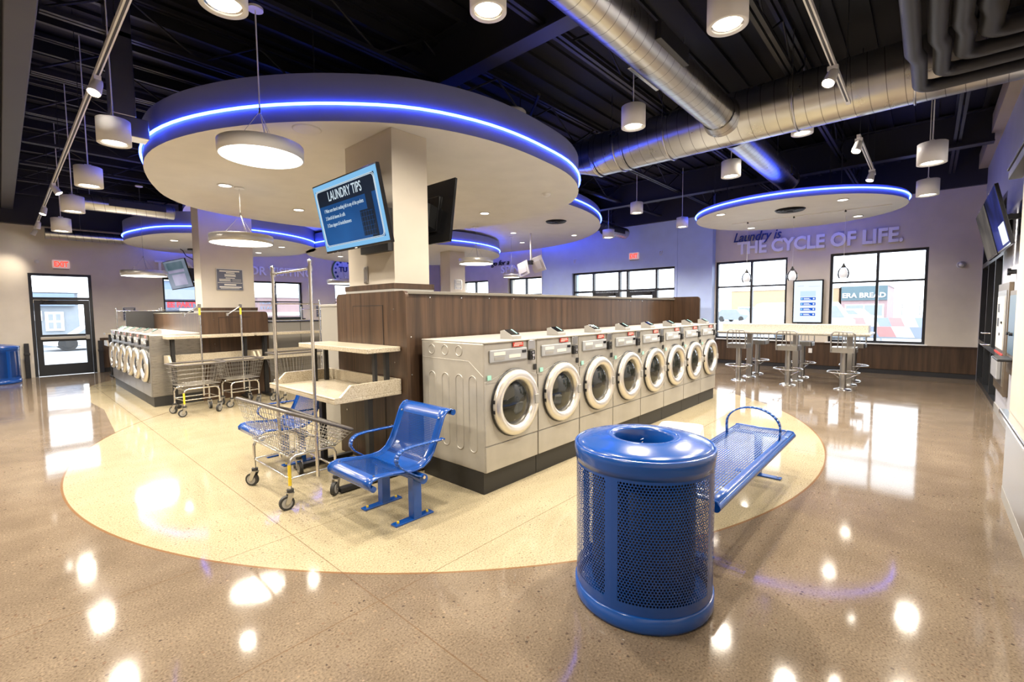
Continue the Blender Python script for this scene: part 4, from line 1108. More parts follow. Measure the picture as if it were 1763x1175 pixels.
obj('header_lines', MB().box(-.017, -.013, .09, .23, .40, .407).box(-.017, -.013, -.26, -.02, .385, .39), quiet(emit('line_grey', (.35, .42, .5), 1.0)), t)
obj('footer_mount', MB().box(.0, .055, -.22, .22, -.59, -.555), M_STEEL_GRY, t)
tag(obj('wall_outlet', MB().box(13.962, 13.972, 2.20, 2.28, .42, .54).box(13.958, 13.963, 2.22, 2.26, .45, .475).box(13.958, 13.963, 2.22, 2.26, .485, .51), M_WHITE, bevel=.003), 'white wall outlet on walnut wainscot behind the stools', 'outlet')
tag(obj('dome_camera', MB().lathe([(.075, 0), (.075, .03), (.06, .05)], 24, M=T(14.0, -.48, 2.48) @ Matrix.Rotation(-PI / 2, 4, 'Y')).lathe([(.05, .05), (.04, .075), (.02, .09), (0, .094)], 20, M=T(14.0, -.48, 2.48) @ Matrix.Rotation(-PI / 2, 4, 'Y')), M_WHITE), 'white dome security camera on the wall right of the bar windows', 'camera')
tag(obj('security_camera', MB().lathe([(.045, 0), (.045, .02), (.03, .05), (0, .06)], 20, M=T(.70, 16.9, 2.95) @ Matrix.Rotation(PI / 2, 4, 'X')), M_WHITE), 'small security camera on the wall beside the north exit sign', 'camera')
for y, lab in ((9.35, 'small white loop fixture high on the blue wall, nearer the metal word'), (6.18, 'small white loop fixture high on the blue wall, right of the exit sign')):
    tag(obj('wall_loop_fixture', MB().tube([(13.75, y - .03, 3.36), (13.70, y - .035, 3.34), (13.68, y - .03, 3.26), (13.68, y, 3.23), (13.68, y + .03, 3.26), (13.70, y + .035, 3.34), (13.75, y + .03, 3.36)], .008, 8), M_WHITE), lab, 'fixture')

# ================================================================== SIGNS AND LETTERING
def exit_sign(name, label, M):
    t = thing(name, label, 'exit sign'); t.matrix_world = M
    obj('housing', MB().prism(rrect(-.165, .165, -.11, .11, .03, 3), 0, .055, M=MXZ), M_EXITFACE, t, bevel=.004)
    me = text_mesh('EXIT', .19, .004, bold=.006, align='CENTER'); me.materials.append(M_EXITRED)
    me.transform(T(0, -.004, -.065) @ Matrix.Rotation(PI / 2, 4, 'X') @ Matrix.Diagonal((.68, 1, 1, 1)))
    o = bpy.data.objects.new('exit_letters', me); COL.objects.link(o); o.parent = t
    obj('lamp_bar', MB().box(-.15, .15, .0, .05, -.135, -.11), M_GREYPL, t, bevel=.006)
exit_sign('exit_sign', 'red EXIT sign on cream wall above the glass exit door', T(1.14, 16.843, 2.91))
exit_sign('exit_sign', 'red EXIT sign high on the blue wall over the double entrance', T(13.695, 7.09, 3.29) @ rotz(-PI / 2))

def letters(txt, z, size, xa, xb, wallp, xdir, m, label_fmt, group, bold=.012, depth=.04, name='sign_letter', width_total=None):
    """each word laid out glyph by glyph; every letter is an object of its own"""
    base = text_mesh(txt, size, depth, bold=bold)
    W_ = max(v.co.x for v in base.vertices); k = abs(xb - xa) / W_
    x = Vector(xdir); n = x.cross(Vector((0, 0, 1)))
    R_ = Matrix((x, Vector((0, 0, 1)), n)).transposed().to_4x4()
    adv = 0
    for i, ch in enumerate(txt):
        if ch == ' ': continue
        w0 = text_mesh(txt[:i] + 'I', size, depth, bold=bold); w1 = text_mesh('I', size, depth, bold=bold)
        off = max(v.co.x for v in w0.vertices) - max(v.co.x for v in w1.vertices) if i else 0
        me = text_mesh(ch, size, depth, bold=bold); me.materials.append(m)
        start = Vector(wallp) + x * (off * k)
        me.transform(Matrix.Translation(start) @ R_ @ Matrix.Diagonal((k, 1, 1, 1)))
        o = bpy.data.objects.new(name, me); COL.objects.link(o)
        word = txt[:i + 1].split(' ')[-1]; whole = txt.split(' ')[len(txt[:i + 1].split(' ')) - 1]
        cnt = txt[:i + 1].count(ch)
        nm = {'.': 'full stop'}.get(ch, 'letter ' + ch)
        tag(o, label_fmt % (nm, whole.strip('.'), (', its ' + ordw[word.count(ch) - 1] + ' ' + ch) if whole.count(ch) > 1 else ''), 'letter', group)
        bpy.data.meshes.remove(w0); bpy.data.meshes.remove(w1)
    bpy.data.meshes.remove(base)
letters('THE CYCLE OF LIFE.', 0, .46, 4.05, .50, (13.96, 4.05, 3.10), (0, -1, 0), M_LETTER, 'pale %s of %s on bar wall%s', 'raised letters on the bar wall', bold=.016, depth=.05)
letters('THANK YOU FOR VISITING', 0, .39, 3.12, 7.75, (3.12, 16.87, 2.88), (1, 0, 0), M_LETTER, 'metal %s of %s on window wall%s', 'raised letters on the north wall', bold=.010, depth=.04)
letters('SPIN.', 0, .40, 12.95, 11.85, (13.72, 12.95, 3.10), (0, -1, 0), M_LETTER, 'metal %s of %s on far wall%s', 'raised letters of the metal word on the far wall', bold=.008, depth=.05)
o = wall_text('script_words', 'Laundry is', .36, .03, M_NAVY, (13.91, 4.16, 3.43), (0, -1, 0), width=1.18, shear=.35, bold=.002); tag(o, 'navy slanted script words Laundry is on the bar wall', 'lettering')
o = wall_text('script_words', 'go for a', .28, .03, M_BLACK, (13.72, 13.5, 3.42), (0, -1, 0), width=1.0, shear=.35, bold=.001); tag(o, 'black slanted script words go for a on the far wall', 'lettering')
# round logo
t = thing('round_logo_sign', 'round silver logo sign with green rim and navy dots on the window wall', 'logo sign', (9.02, 16.88, 3.17))
RX = Matrix.Rotation(PI / 2, 4, 'X')
obj('face', MB().cyl((0, -.03, 0), (0, 0, 0), .47, 48), mat('logo_silver', (.55, .56, .62), .35, .3), t)
obj('green_rim', MB().lathe([(.46, 0), (.46, .045), (.50, .045), (.50, 0)], 56, M=RX), mat('logo_green', (.09, .22, .07), .4), t)
dm = MB()
for k in range(14):
    a = 2 * PI * k / 14 + .2; r = .36
    dm.cyl((r * math.cos(a), -.038, r * math.sin(a)), (r * math.cos(a), -.03, r * math.sin(a)), .045 - .012 * (k % 3 == 0), 14)
obj('navy_dots', dm, M_NAVY, t)
wall_text('logo_letters', 'TU', .26, .02, M_NAVY, (-.22, -.04, -.03), (1, 0, 0), parent=t, bold=.01)
# notices
def notice(label, M, w, h, rows, face=M_SLATE):
    t = thing('notice_sign', label, 'notice'); t.matrix_world = M
    obj('frame', MB().prism(rrect(-w / 2, w / 2, -h / 2, h / 2, .012, 3), 0, .012, M=MXZ), M_STAIN, t)
    obj('face', MB().box(-w / 2 + .014, w / 2 - .014, -.004, 0, -h / 2 + .014, h / 2 - .014), face, t)
    mb = MB()
    for (a, b, c, d) in rows: mb.box(-w / 2 + a * w, -w / 2 + b * w, -.007, -.004, -h / 2 + c * h, -h / 2 + d * h)
    obj('text_rows', mb, M_LABEL, t, label='rows of tiny illegible pale text')
rowsA = [(.12, .86, .86, .91), (.36, .68, .79, .83), (.30, .72, .72, .745), (.31, .71, .68, .705), (.30, .72, .64, .665), (.34, .68, .555, .585), (.10, .52, .50, .52), (.10, .50, .46, .48), (.11, .53, .42, .44), (.58, .92, .50, .512), (.58, .92, .43, .442), (.05, .95, .34, .36), (.28, .72, .23, .29), (.10, .92, .13, .18), (.14, .84, .08, .10)]
notice('slate notice with pale text rows on the middle column', T(2.99, 9.966, 2.235), .46, .41, rowsA)
rowsB = [(.15, .85, .86, .90), (.2, .8, .78, .82), (.25, .75, .70, .74), (.2, .8, .62, .66), (.02, .98, .48, .50), (.2, .8, .36, .40), (.15, .85, .28, .32), (.25, .75, .20, .24), (.3, .7, .12, .16)]
notice('dark two part notice on the cream wall beyond the steel washers', T(2.47, 16.885, 1.60), .30, .38, rowsB)
notice('pale grey notice on the farthest column', T(9.46, 10.736, 2.40), .30, .30, rowsB, M_PANELGREY)
notice('dark notice behind the racked carts, left of the near grey machine side', T(8.02, 16.885, 1.62), .30, .42, rowsB)
tag(obj('wall_switch_plate', MB().box(2.645, 2.66, 4.46, 4.53, 1.90, 2.08).box(2.635, 2.646, 4.475, 4.515, 2.04, 2.07).box(2.635, 2.646, 4.475, 4.515, 1.91, 1.94), M_STAIN, bevel=.003), 'narrow steel plate on the nearest column above the walnut band', 'plate')

# ================================================================== SCREENS
def tv(label, M, w, h, screen_m, cat='television', white=False, name='television', content=None):
    """local: screen faces -y, centred, x = width, z = height"""
    t = thing(name, label, cat); t.matrix_world = M
    bm = M_WHITE if white else M_BLACKGLOSS
    obj('casing', MB().box(-w / 2, w / 2, 0, .035, -h / 2, h / 2).box(-w * .32, w * .32, .035, .06, -h * .32, h * .25), bm, t, bevel=.005)
    obj('display', MB().box(-w / 2 + .014, w / 2 - .014, -.003, .001, -h / 2 + .022, h / 2 - .014), screen_m, t)
    return t
def tilt_matrix(pTL, pTR, pBL):
    a = Vector(pTL); b = Vector(pTR); c = Vector(pBL)
    x = (b - a).normalized(); z = (a - c); z = (z - x * z.dot(x)).normalized(); y = z.cross(x)
    ctr = (b + c) / 2
    return Matrix.Translation(ctr) @ Matrix((x, y, z)).transposed().to_4x4(), (b - a).length, (a - c).length
# laundry tips screen
M_, w, h = tilt_matrix((2.20, 4.71, 2.865), (2.20, 3.52, 2.865), (2.335, 4.71, 2.205))
def scr_grad(name, c1, c2, s=1.0):
    m = bpy.data.materials.new(name); m.use_nodes = True; nt = m.node_tree; nt.nodes.clear()
    o = nt.nodes.new('ShaderNodeOutputMaterial'); e = nt.nodes.new('ShaderNodeEmission'); tc = nt.nodes.new('ShaderNodeTexCoord'); no = nt.nodes.new('ShaderNodeTexNoise'); no.inputs['Scale'].default_value = 1.3
    r = nt.nodes.new('ShaderNodeValToRGB'); r.color_ramp.elements[0].color = (*c1, 1); r.color_ramp.elements[1].color = (*c2, 1); r.color_ramp.elements[0].position = .35; r.color_ramp.elements[1].position = .7
    nt.links.new(tc.outputs['Object'], no.inputs[0]); nt.links.new(no.outputs[0], r.inputs[0]); nt.links.new(r.outputs[0], e.inputs[0]); e.inputs[1].default_value = s; nt.links.new(e.outputs[0], o.inputs[0])
    g = nt.nodes.new('ShaderNodeBsdfGlossy'); g.inputs['Roughness'].default_value = .1; a = nt.nodes.new('ShaderNodeAddShader'); mx = nt.nodes.new('ShaderNodeMixShader'); mx.inputs[0].default_value = .05
    nt.links.new(e.outputs[0], mx.inputs[1]); nt.links.new(g.outputs[0], mx.inputs[2]); nt.links.new(mx.outputs[0], o.inputs[0])
    m.cycles.emission_sampling = 'NONE'
    return m
M_BORDER = quiet(emit('tips_border', (.22, .50, .80), .85)); M_TIPBLUE = scr_grad('tips_blue', (.008, .045, .15), (.018, .10, .30), 1.0); M_TIPDARK = scr_grad('tips_dark', (.008, .012, .022), (.014, .03, .06)); M_TIPTXT = quiet(emit('tips_text', (.62, .74, .82), .8))
t = tv('large tilted screen reading LAUNDRY TIPS on the nearest column', M_, w, h, M_BORDER)
sw, sh = w / 2 - .014, h / 2 - .018
obj('dark_header', MB().box(-sw + .045, sw - .045, -.006, -.003, sh - .20, sh - .045), M_TIPDARK, t)
obj('blue_field', MB().box(-sw + .045, sw - .045, -.006, -.003, -sh + .045, sh - .20), M_TIPBLUE, t)
lnm = MB(); ring = [(x, -.008, z) for x, z in rrect(-sw + .055, sw - .055, -sw * 0 - sh + .055, sh - .055, .04, 5)]
lnm.tube(ring, .0035, 4, closed=True); lnm.tube([(x * 1.022, y, z * 1.035) for x, y, z in ring], .003, 4, closed=True)
obj('border_lines', lnm, M_TIPTXT, t)
def scr_text(txt, size, x, z, parent, wd=None, bold=0, m=M_TIPTXT):
    me = text_mesh(txt, size, .001, bold=bold); me.materials.append(m)
    W_ = max(v.co.x for v in me.vertices); k = wd / W_ if wd else 1
    me.transform(T(x, -.0075, z) @ Matrix.Rotation(PI / 2, 4, 'X') @ Matrix.Diagonal((k, 1, 1, 1)))
    o = bpy.data.objects.new('screen_text', me); COL.objects.link(o); o.parent = parent; return o
scr_text('LAUNDRY TIPS', .125, -.31, sh - .165, t, .62, .0012)
scr_text("1 Make sure there's nothing left in any of the pockets", .050, -.44, sh - .265, t, .74)
scr_text('2 Unroll all sleeves & cuffs', .050, -.44, sh - .335, t, .38)
scr_text('3 Close zippers & hooks/fasteners', .050, -.44, sh - .405, t, .47)
bm_ = MB(); 
for k in range(5): bm_.box(.22 + k * .042, .222 + k * .042, -.0075, -.006, -.24, -.02)
for k in range(6): bm_.box(.205, .42, -.0075, -.006, -.24 + k * .042, -.238 + k * .042)
obj('basket_picture', MB().box(.205, .42, -.0068, -.006, -.24, -.01).box(.34, .45, -.0068, -.006, -.27, .14), M_TIPDARK, t); obj('basket_grid', bm_, M_TIPBLUE, t)
obj('brand_dot', MB().box(-.02, .02, -.002, 0, -h / 2 + .006, -h / 2 + .014), M_LABEL, t)
br = MB(); Mi = M_.inverted()
br.add([Mi @ Vector(p) for p in [(2.40, 3.90, 2.3), (2.66, 3.99, 2.3), (2.66, 3.99, 2.36), (2.40, 3.90, 2.36), (2.40, 3.98, 2.3), (2.66, 4.05, 2.3), (2.66, 4.05, 2.36), (2.40, 3.98, 2.36)]], [(0, 1, 2, 3), (7, 6, 5, 4), (0, 4, 5, 1), (3, 2, 6, 7), (0, 3, 7, 4), (1, 5, 6, 2)])
br.add([Mi @ Vector(p) for p in [(2.60, 3.985, 2.2), (2.66, 3.985, 2.2), (2.66, 4.5, 2.2), (2.60, 4.5, 2.2), (2.60, 3.985, 2.62), (2.66, 3.985, 2.62), (2.66, 4.5, 2.62), (2.60, 4.5, 2.62)]], [(0, 3, 2, 1), (4, 5, 6, 7), (0, 1, 5, 4), (1, 2, 6, 5), (2, 3, 7, 6), (3, 0, 4, 7)])
obj('wall_bracket', br, M_BLACK, t)
# black screen on the other face of the column, seen from behind
M_, w, h = tilt_matrix((3.40, 3.84, 3.03), (3.40, 5.03, 3.03), (3.30, 3.84, 2.34))
t = tv('black screen seen from behind on the far side of the nearest column', M_, w, h, M_BLACKGLOSS)
Mi = M_.inverted()
obj('wall_bracket', MB().box(3.095, 3.32, 4.2, 4.6, 2.55, 2.8, M=Mi), M_BLACK, t)
# pair of screens on a ceiling pole
t = thing('pole_mounted_screens_stand', 'black ceiling pole between the tilted slides screen and the middle column', 'screen pole', (3.77, 15.45, 0))
obj('pole', MB().cyl((0, 0, 1.6), (0, 0, 3.4), .04, 14), M_BLACK, t)
obj('ceiling_flange', MB().cyl((0, 0, 3.36), (0, 0, 3.4), .16, 20), M_BLACK, t)
obj('mount_plates', MB().box(-.25, .25, -.08, .08, 2.50, 2.86).box(-.20, .20, -.05, .05, 2.42, 2.46), M_BLACK, t)
obj('cable_loop', MB().tube([(-.02, 0, 3.1), (-.2, 0, 3.2), (-.27, 0, 3.34), (-.33, 0, 3.38)], .012, 6).tube([(.02, 0, 3.1), (.2, 0, 3.2), (.27, 0, 3.34), (.30, 0, 3.38)], .012, 6), M_BLACK, t)
M_, w, h = tilt_matrix((3.12, 15.9, 3.03), (3.44, 15.05, 3.10), (3.30, 15.95, 2.26))
t = tv('tilted screen with grey slides hanging left of the middle column', M_, w, .80, scr_grad('slides', (.10, .13, .17), (.30, .34, .42)))
obj('slide_blocks', MB().box(-.34, .30, -.006, -.003, .05, .12).box(-.25, .28, -.006, -.003, -.30, .0), scr_grad('slides2', (.20, .18, .28), (.5, .48, .62)), t)
obj('slide_header', MB().box(-.34, .32, -.006, -.003, .14, .34), scr_grad('slides3', (.05, .09, .11), (.16, .2, .24)), t)
M_, w, h = tilt_matrix((4.35, 15.1, 3.0), (4.15, 15.9, 3.0), (4.20, 15.05, 2.25))
tv('dark screen back on the ceiling pole, touching the middle column', M_, w, .78, M_BLACKGLOSS)
# white pair on the second cloud
t = thing('white_screen_pole', 'white pole hanging from the very wide cloud, holding two white screens', 'screen pole', (10.77, 8.93, 0))
obj('pole', MB().cyl((0, 0, 3.02), (0, 0, 3.88), .028, 12), M_WHITE, t)
obj('yoke', MB().box(-.07, .07, -.07, .07, 2.96, 3.08).tube([(0, -.02, 3.14), (.09, -.06, 3.1), (.04, -.04, 3.02)], .014, 6), M_STEEL_GRY, t)
M_, w, h = tilt_matrix((10.86, 8.62, 3.20), (10.80, 8.90, 3.12), (10.98, 8.62, 2.80))
tv('white backed screen on the white pole, right one of the two, tilted', M_, .40, .46, M_BLACKGLOSS, white=True, name='hanging_screen')
M_, w, h = tilt_matrix((10.70, 8.98, 3.08), (10.66, 9.20, 3.0), (10.62, 9.0, 2.66))
tv('white backed screen on the white pole, left one of the two, tilted', M_, .36, .44, M_BLACKGLOSS, white=True, name='hanging_screen')
# screens on the south wall
M_SCRB = scr_grad('lobby_blue', (.01, .012, .03), (.04, .05, .28), 1.0)
for (xa, xb, lab, m) in ((7.60, 8.86, 'tilted wall screen with bright white patch, nearer of the pair by the storefront', M_SCRB), (8.98, 10.35, 'tilted brownish wall screen, farther of the pair toward the bar wall', scr_grad('lobby_brown', (.05, .045, .045), (.16, .14, .12)))):
    M_, w, h = tilt_matrix((xb, -.49, 2.97), (xa, -.49, 2.97), (xb, -.65, 2.28))
    M_, w, h = tilt_matrix((xb, -.49, 2.97), (xa, -.49, 2.97), (xb, -.65, 2.28))
    t = tv(lab, M_, w, h, m)
    Mi = M_.inverted()
    obj('wall_arm', MB().box(xa + .5, xa + .56, -.80, -.58, 2.62, 2.68, M=Mi).box(xa + .35, xa + .75, -.80, -.77, 2.45, 2.85, M=Mi), M_BLACK, t)
    if xa < 8: obj('bright_patch', MB().box(.05, .58, -.006, -.003, -.31, -.08), M_SCREENWHITE, t)
    obj('status_tags', MB().box(-.02, .06, -.004, 0, h / 2 - .012, h / 2 - .002), M_LABEL, t)
# wall payment / change machines
t = thing('change_machine', 'framed steel change machine set in the wall beside the black storefront', 'vending machine', (0, 0, 0))
obj('frame', MB().box(8.72, 9.95, -.80, -.755, .40, 1.90), mat('frame_bronze', (.16, .125, .09), .35, .4), t, bevel=.006)
obj('face_plate', MB().box(8.84, 9.83, -.758, -.745, .52, 1.80), M_STAIN, t, bevel=.004)
obj('upper_panel', MB().box(8.92, 9.75, -.748, -.738, 1.0, 1.72), M_LABEL, t)
obj('panel_marks', MB().box(9.45, 9.65, -.739, -.735, 1.5, 1.62).box(9.45, 9.65, -.739, -.735, 1.3, 1.42).box(9.05, 9.15, -.725, -.735, 1.35, 1.38).cyl((9.3, -.738, 1.2), (9.3, -.73, 1.2), .02, 10), M_BLACK, t)
obj('red_strip', MB().box(8.86, 9.81, -.742, -.735, .92, .95), M_RED, t)
obj('lower_tray', MB().box(8.95, 9.7, -.745, -.70, .60, .86), M_PANELGREY, t, bevel=.01)
t = thing('card_kiosk', 'wall card kiosk with blue panel and small black shelf', 'kiosk', (0, 0, 0))
obj('frame', MB().box(7.75, 8.62, -.80, -.76, .75, 1.78), mat('frame_bronze'), t, bevel=.006)
obj('blue_panel', MB().box(7.82, 8.52, -.765, -.75, 1.0, 1.72), mat('kiosk_blue', (.10, .17, .24), .3), t)
obj('shelf', MB().box(7.9, 8.5, -.76, -.62, .93, .96), M_BLACK, t, bevel=.01)
obj('knobs', MB().cyl((8.1, -.75, 1.25), (8.1, -.72, 1.25), .02, 10).cyl((8.35, -.75, 1.25), (8.35, -.72, 1.25), .02, 10), M_BLACK, t)
tag(obj('wall_camera', MB().cyl((8.6, -.80, 2.02), (8.6, -.75, 2.02), .03, 14).cyl((8.6, -.75, 2.02), (8.6, -.72, 2.02), .045, 14), M_BLACKGLOSS), 'black round camera knob on the wall above the card kiosk', 'camera')
tag(obj('wall_ledge', MB().box(4.6, 5.58, -.52, -.44, 2.62, 2.69).box(4.6, 5.58, -.52, -.43, 2.69, 2.71), M_STEEL_GRY, bevel=.004), 'dark ledge end sticking out high on the wall beside the projecting corner', 'ledge')
tag(obj('wall_louver', MB().box(7.1, 8.3, -.80, -.78, 3.75, 4.2), M_GREYWALL, bevel=.004), 'pale wall grille high under the roof band', 'grille')
# ATM
t = thing('cash_machine', 'cream cash machine with ATM topper behind the last cream washer', 'cash machine', (13.42, 5.18, 0), 0)
obj('cabinet', MB().prism(rrect(-.22, .22, -.22, .22, .05), 0, 1.12), mat('atm_cream', (.50, .43, .30), .45), t, bevel=.01)
obj('topper_frame', MB().box(-.06, .06, -.24, -.19, 1.12, 1.86).box(-.06, .06, .19, .24, 1.12, 1.86).box(-.06, .06, -.19, .19, 1.80, 1.86).box(-.06, .06, -.19, .19, 1.40, 1.46), mat('atm_cream'), t, bevel=.01)
obj('topper_sign', MB().box(-.045, .045, -.19, .19, 1.46, 1.80), M_LABEL, t)
obj('sign_picture', MB().box(-.048, -.044, -.18, -.06, 1.5, 1.78).box(-.048, -.044, -.06, .0, 1.5, 1.6), M_SLATE, t)
wall_text('sign_letters', 'ATM', .15, .006, M_NAVY, (-.05, .175, 1.65), (0, -1, 0), parent=t, width=.26, bold=.006)
obj('keypad', MB().box(-.30, -.2, -.16, .16, 1.0, 1.10), M_GREYPL, t, bevel=.01)
# stainless rail on projecting wall handled by trim_8

# ================================================================== CEILING LAMPS, TRACKS
def cyl_lamp(label, x, y, z, r=.13, h=.22, zt=4.8, short=False):
    t = thing('cylinder_pendant', label, 'pendant lamp', (x, y, z), group='white cylinder downlights')
    obj('can', MB().lathe([(r - .03, .004), (r, 0), (r, h), (r - .006, h + .004), (0, h + .004)], 40), M_WHITE, t)
    obj('reflector', MB().lathe([(r - .004, .004), (r * .82, .012), (r * .64, .03)], 32), M_CHROME, t)
    obj('lens', MB().cyl((0, 0, .016), (0, 0, .026), r * .68, 32), M_LAMPFACE, t)
    obj('cord', MB().cyl((0, 0, h), (0, 0, zt - z), .006, 6).box(-.03, .03, -.015, .015, h, h + .035), M_WHITE if not short else M_STEEL_GRY, t)
    spot('downlight', t, (0, 0, -.02), 165, 152, .5, (1, .90, .75), .088)
    return t
CY = [(1.0, 3.2, 3.43, 'white cylinder lamp cut by the top edge, nearest the big drum cord'), (2.44, 2.40, 3.71, 'white cylinder lamp near the top, right of the largest cloud'),
      (3.42, 1.09, 3.51, 'large looking white cylinder lamp near the top, right of the diagonal duct'), (4.80, 2.50, 3.60, 'white cylinder lamp between the diagonal duct and the crossing duct'),
      (7.19, 2.20, 3.49, 'white cylinder lamp below the crossing duct, left of the bar cloud duct'), (7.0, .04, 3.17, 'white cylinder lamp on wavy cord near the blue lit south corner, upper one'),
      (9.07, .08, 3.19, 'white cylinder lamp right of the bar cloud, lower one'), (9.2, 4.7, 3.63, 'white cylinder lamp before the roof trusses, larger of two by the blue wall'),
      (10.9, 4.4, 3.51, 'white cylinder lamp by the bar cloud left edge, smaller of two'), (11.6, 6.78, 3.60, 'white cylinder lamp just under the right rim of the second cloud'),
      (.82, 5.8, 3.21, 'white cylinder lamp nearest along the left track, beside a bent duct'), (.79, 7.4, 3.10, 'white cylinder lamp second along the left track'),
      (.79, 9.2, 3.07, 'white cylinder lamp third along the left track, under the low duct'), (.79, 11.1, 3.02, 'white cylinder lamp fourth along the left track'), (7.38, 1.36, 3.93, 'white cylinder lamp mostly hidden, flush under the crossing duct')]
for x, y, z, lab in CY: cyl_lamp(lab, x, y, z, r=.165 if x == 11.6 else .13, zt={7.19: 3.86, 7.0: 3.88}.get(x, 4.88), h=.14 if x == 7.38 else .22)
for x, y, lab in ((-.9, 1.4, 'added white cylinder fill lamp behind the viewer by the projecting wall'), (-.9, 5.0, 'added unseen white cylinder fill lamp over the empty west floor, nearer'), (-.9, 9.0, 'added unseen white cylinder fill lamp over the empty west floor, farther'), (-.9, 13.0, 'added unseen white cylinder fill lamp over the floor beside the exit door')):  # extra out-of-view lamps, added to raise the general fill light
    cyl_lamp(lab, x, y, 3.3)
def track(label, p0, p1):
    t = thing('light_track', label, 'light track')
    d = (Vector(p1) - Vector(p0)); 
    b = MB()
    if abs(d.y) > abs(d.x): b.box(p0[0] - .02, p0[0] + .02, p0[1], p1[1], p0[2] - .02, p0[2] + .02); g = MB().box(p0[0] - .008, p0[0] + .008, p0[1] + .1, p1[1] - .1, p0[2] - .022, p0[2] - .018)
    else: b.box(p0[0], p1[0], p0[1] - .02, p0[1] + .02, p0[2] - .02, p0[2] + .02); g = MB().box(p0[0] + .1, p1[0] - .1, p0[1] - .008, p0[1] + .008, p0[2] - .022, p0[2] - .018)
    obj('rail', b, M_WHITE, t); obj('groove', g, M_STEEL_GRY, t)
    h = MB(); n = max(2, int(d.length / 2.2))
    for k in range(n + 1):
        q = Vector(p0) + d * ((k + .15) / (n + .3)); h.cyl(q, (q.x, q.y, 4.86), .004, 5)
    obj('hanger_rods', h, M_STEEL_GRY, t)
track('long white light track running along the left side of the hall', (.70, -.4, 3.74), (.70, 16.6, 3.74))
track('short white light track at top right, before the crossing duct', (2.6, .71, 3.74), (6.1, .71, 3.74))
track('short white light track beyond the crossing duct, above the bar cloud', (7.35, .74, 3.74), (9.6, .74, 3.74))
def track_head(label, x, y, aim, lit=True, power=70):
    t = thing('track_spotlight', label, 'spotlight', (x, y, 3.72), group='spotlights on the white tracks')
    M2 = T(0, 0, -.06) @ Matrix.Rotation(aim[0], 4, 'X') @ Matrix.Rotation(aim[1], 4, 'Y')
    obj('yoke', MB().box(-.025, .025, -.04, .04, -.035, 0).cyl((0, 0, -.07), (0, 0, -.03), .010, 8), M_WHITE, t)
    obj('lamp_head', MB().lathe([(0, .03), (.035, .03), (.042, .0), (.052, -.10), (.050, -.12), (.044, -.11)], 24, M=M2), M_WHITE, t, bevel=0)
    obj('lens', MB().cyl((0, 0, -.112), (0, 0, -.104), .045, 20, M=M2), M_SPOTFACE, t)
    l = spot('track_light', t, (0, 0, 0), power, 80, .8, (1, .88, .70), .05); l.matrix_local = M2 @ T(0, 0, -.13)
track_head('brightest spotlight on the left track, near the top', .70, 5.6, (-.35, .3)); track_head('spotlight second along the left track', .70, 10.6, (-.3, -.5)); track_head('spotlight third along the left track', .70, 12.9, (-.2, .3))
track_head('spotlight fourth along the left track', .70, 15.0, (.3, .2)); track_head('spotlight at the far end of the left track, over the exit sign', .70, 16.4, (.1, .5))
track_head('bright spotlight on the short track before the crossing duct', 5.05, .71, (.25, .5)); track_head('spotlight just past the crossing duct', 7.4, .74, (.2, .4)); track_head('spotlight at the end of the track above the bar cloud', 9.2, .74, (.2, .3))

# ================================================================== DUCTS AND PIPES
def duct(p0, p1, r, n=40, r1=None, material=None):
    """mesh modelled along its own z so the spiral seam follows the duct"""
    a, b = Vector(p0), Vector(p1); L_ = (b - a).length
    m = MB().cyl((0, 0, 0), (0, 0, L_), r, n, r1=r1, cap=False); me = m.mesh('duct', material or M_DUCT)
    q = Vector((0, 0, 1)).rotation_difference((b - a).normalized())
    return me, Matrix.Translation(a) @ q.to_matrix().to_4x4()
def duct_part(name, t, p0, p1, r, **k):
    me, M_ = duct(p0, p1, r, **k); o = bpy.data.objects.new(name, me); COL.objects.link(o); o.parent = t; o.matrix_local = M_; return o
ZB = 4.13
t = thing('spiral_duct', 'large spiral duct crossing the hall from the south wall to the largest cloud', 'duct')
duct_part('tube', t, (6.76, -.8, ZB), (6.76, 4.1, ZB), .33)
duct_part('flange', t, (6.76, 3.55, ZB), (6.76, 3.60, ZB), .345)
duct_part('flange', t, (6.76, 4.08, ZB), (6.76, 4.13, ZB), .345)
duct_part('reducer', t, (6.76, 4.13, ZB), (6.70, 4.75, ZB + .05), .33, r1=.20)
duct_part('narrow_tube', t, (6.70, 4.75, ZB + .05), (6.70, 6.05, ZB + .05), .20)
for y in (.2, 1.3, 2.9, 3.7):
    hg = MB(); hg.tube([(6.76 + .34 * math.cos(a), y, ZB + .34 * math.sin(a)) for a in [PI * k / 12 for k in range(12, 25)]], .012, 6).cyl((6.42, y, ZB), (6.42, y, 4.86), .006, 5).cyl((7.10, y, ZB), (7.10, y, 4.86), .006, 5)
    obj('hanger_strap', hg, M_STAIN, t)
t = thing('spiral_duct', 'spiral duct running diagonally from the top edge into the crossing duct', 'duct')
duct_part('tube', t, (1.0, 2.11, 4.10), (6.50, 2.11, 4.10), .20)
duct_part('saddle_collar', t, (6.32, 2.11, 4.10), (6.5, 2.11, 4.10), .21, r1=.25)
obj('register', MB().box(4.1, 4.75, 1.87, 1.90, 4.02, 4.18).box(4.1, 4.75, 1.895, 1.98, 4.02, 4.18), M_STEEL_BLK, t, bevel=.004); obj('register', MB().box(4.35, 5.0, 2.30, 2.335, 4.0, 4.16), M_STAIN, t, bevel=.004)
for x in (2.2, 5.7): obj('hanger_wire', MB().cyl((x, 2.31, 4.1), (x, 2.31, 4.86), .005, 5), M_STAIN, t)
t = thing('spiral_duct', 'bright spiral duct leading from the crossing duct to the bar cloud', 'duct')
duct_part('tube', t, (7.04, 2.12, 4.05), (10.3, 2.12, 4.05), .20)
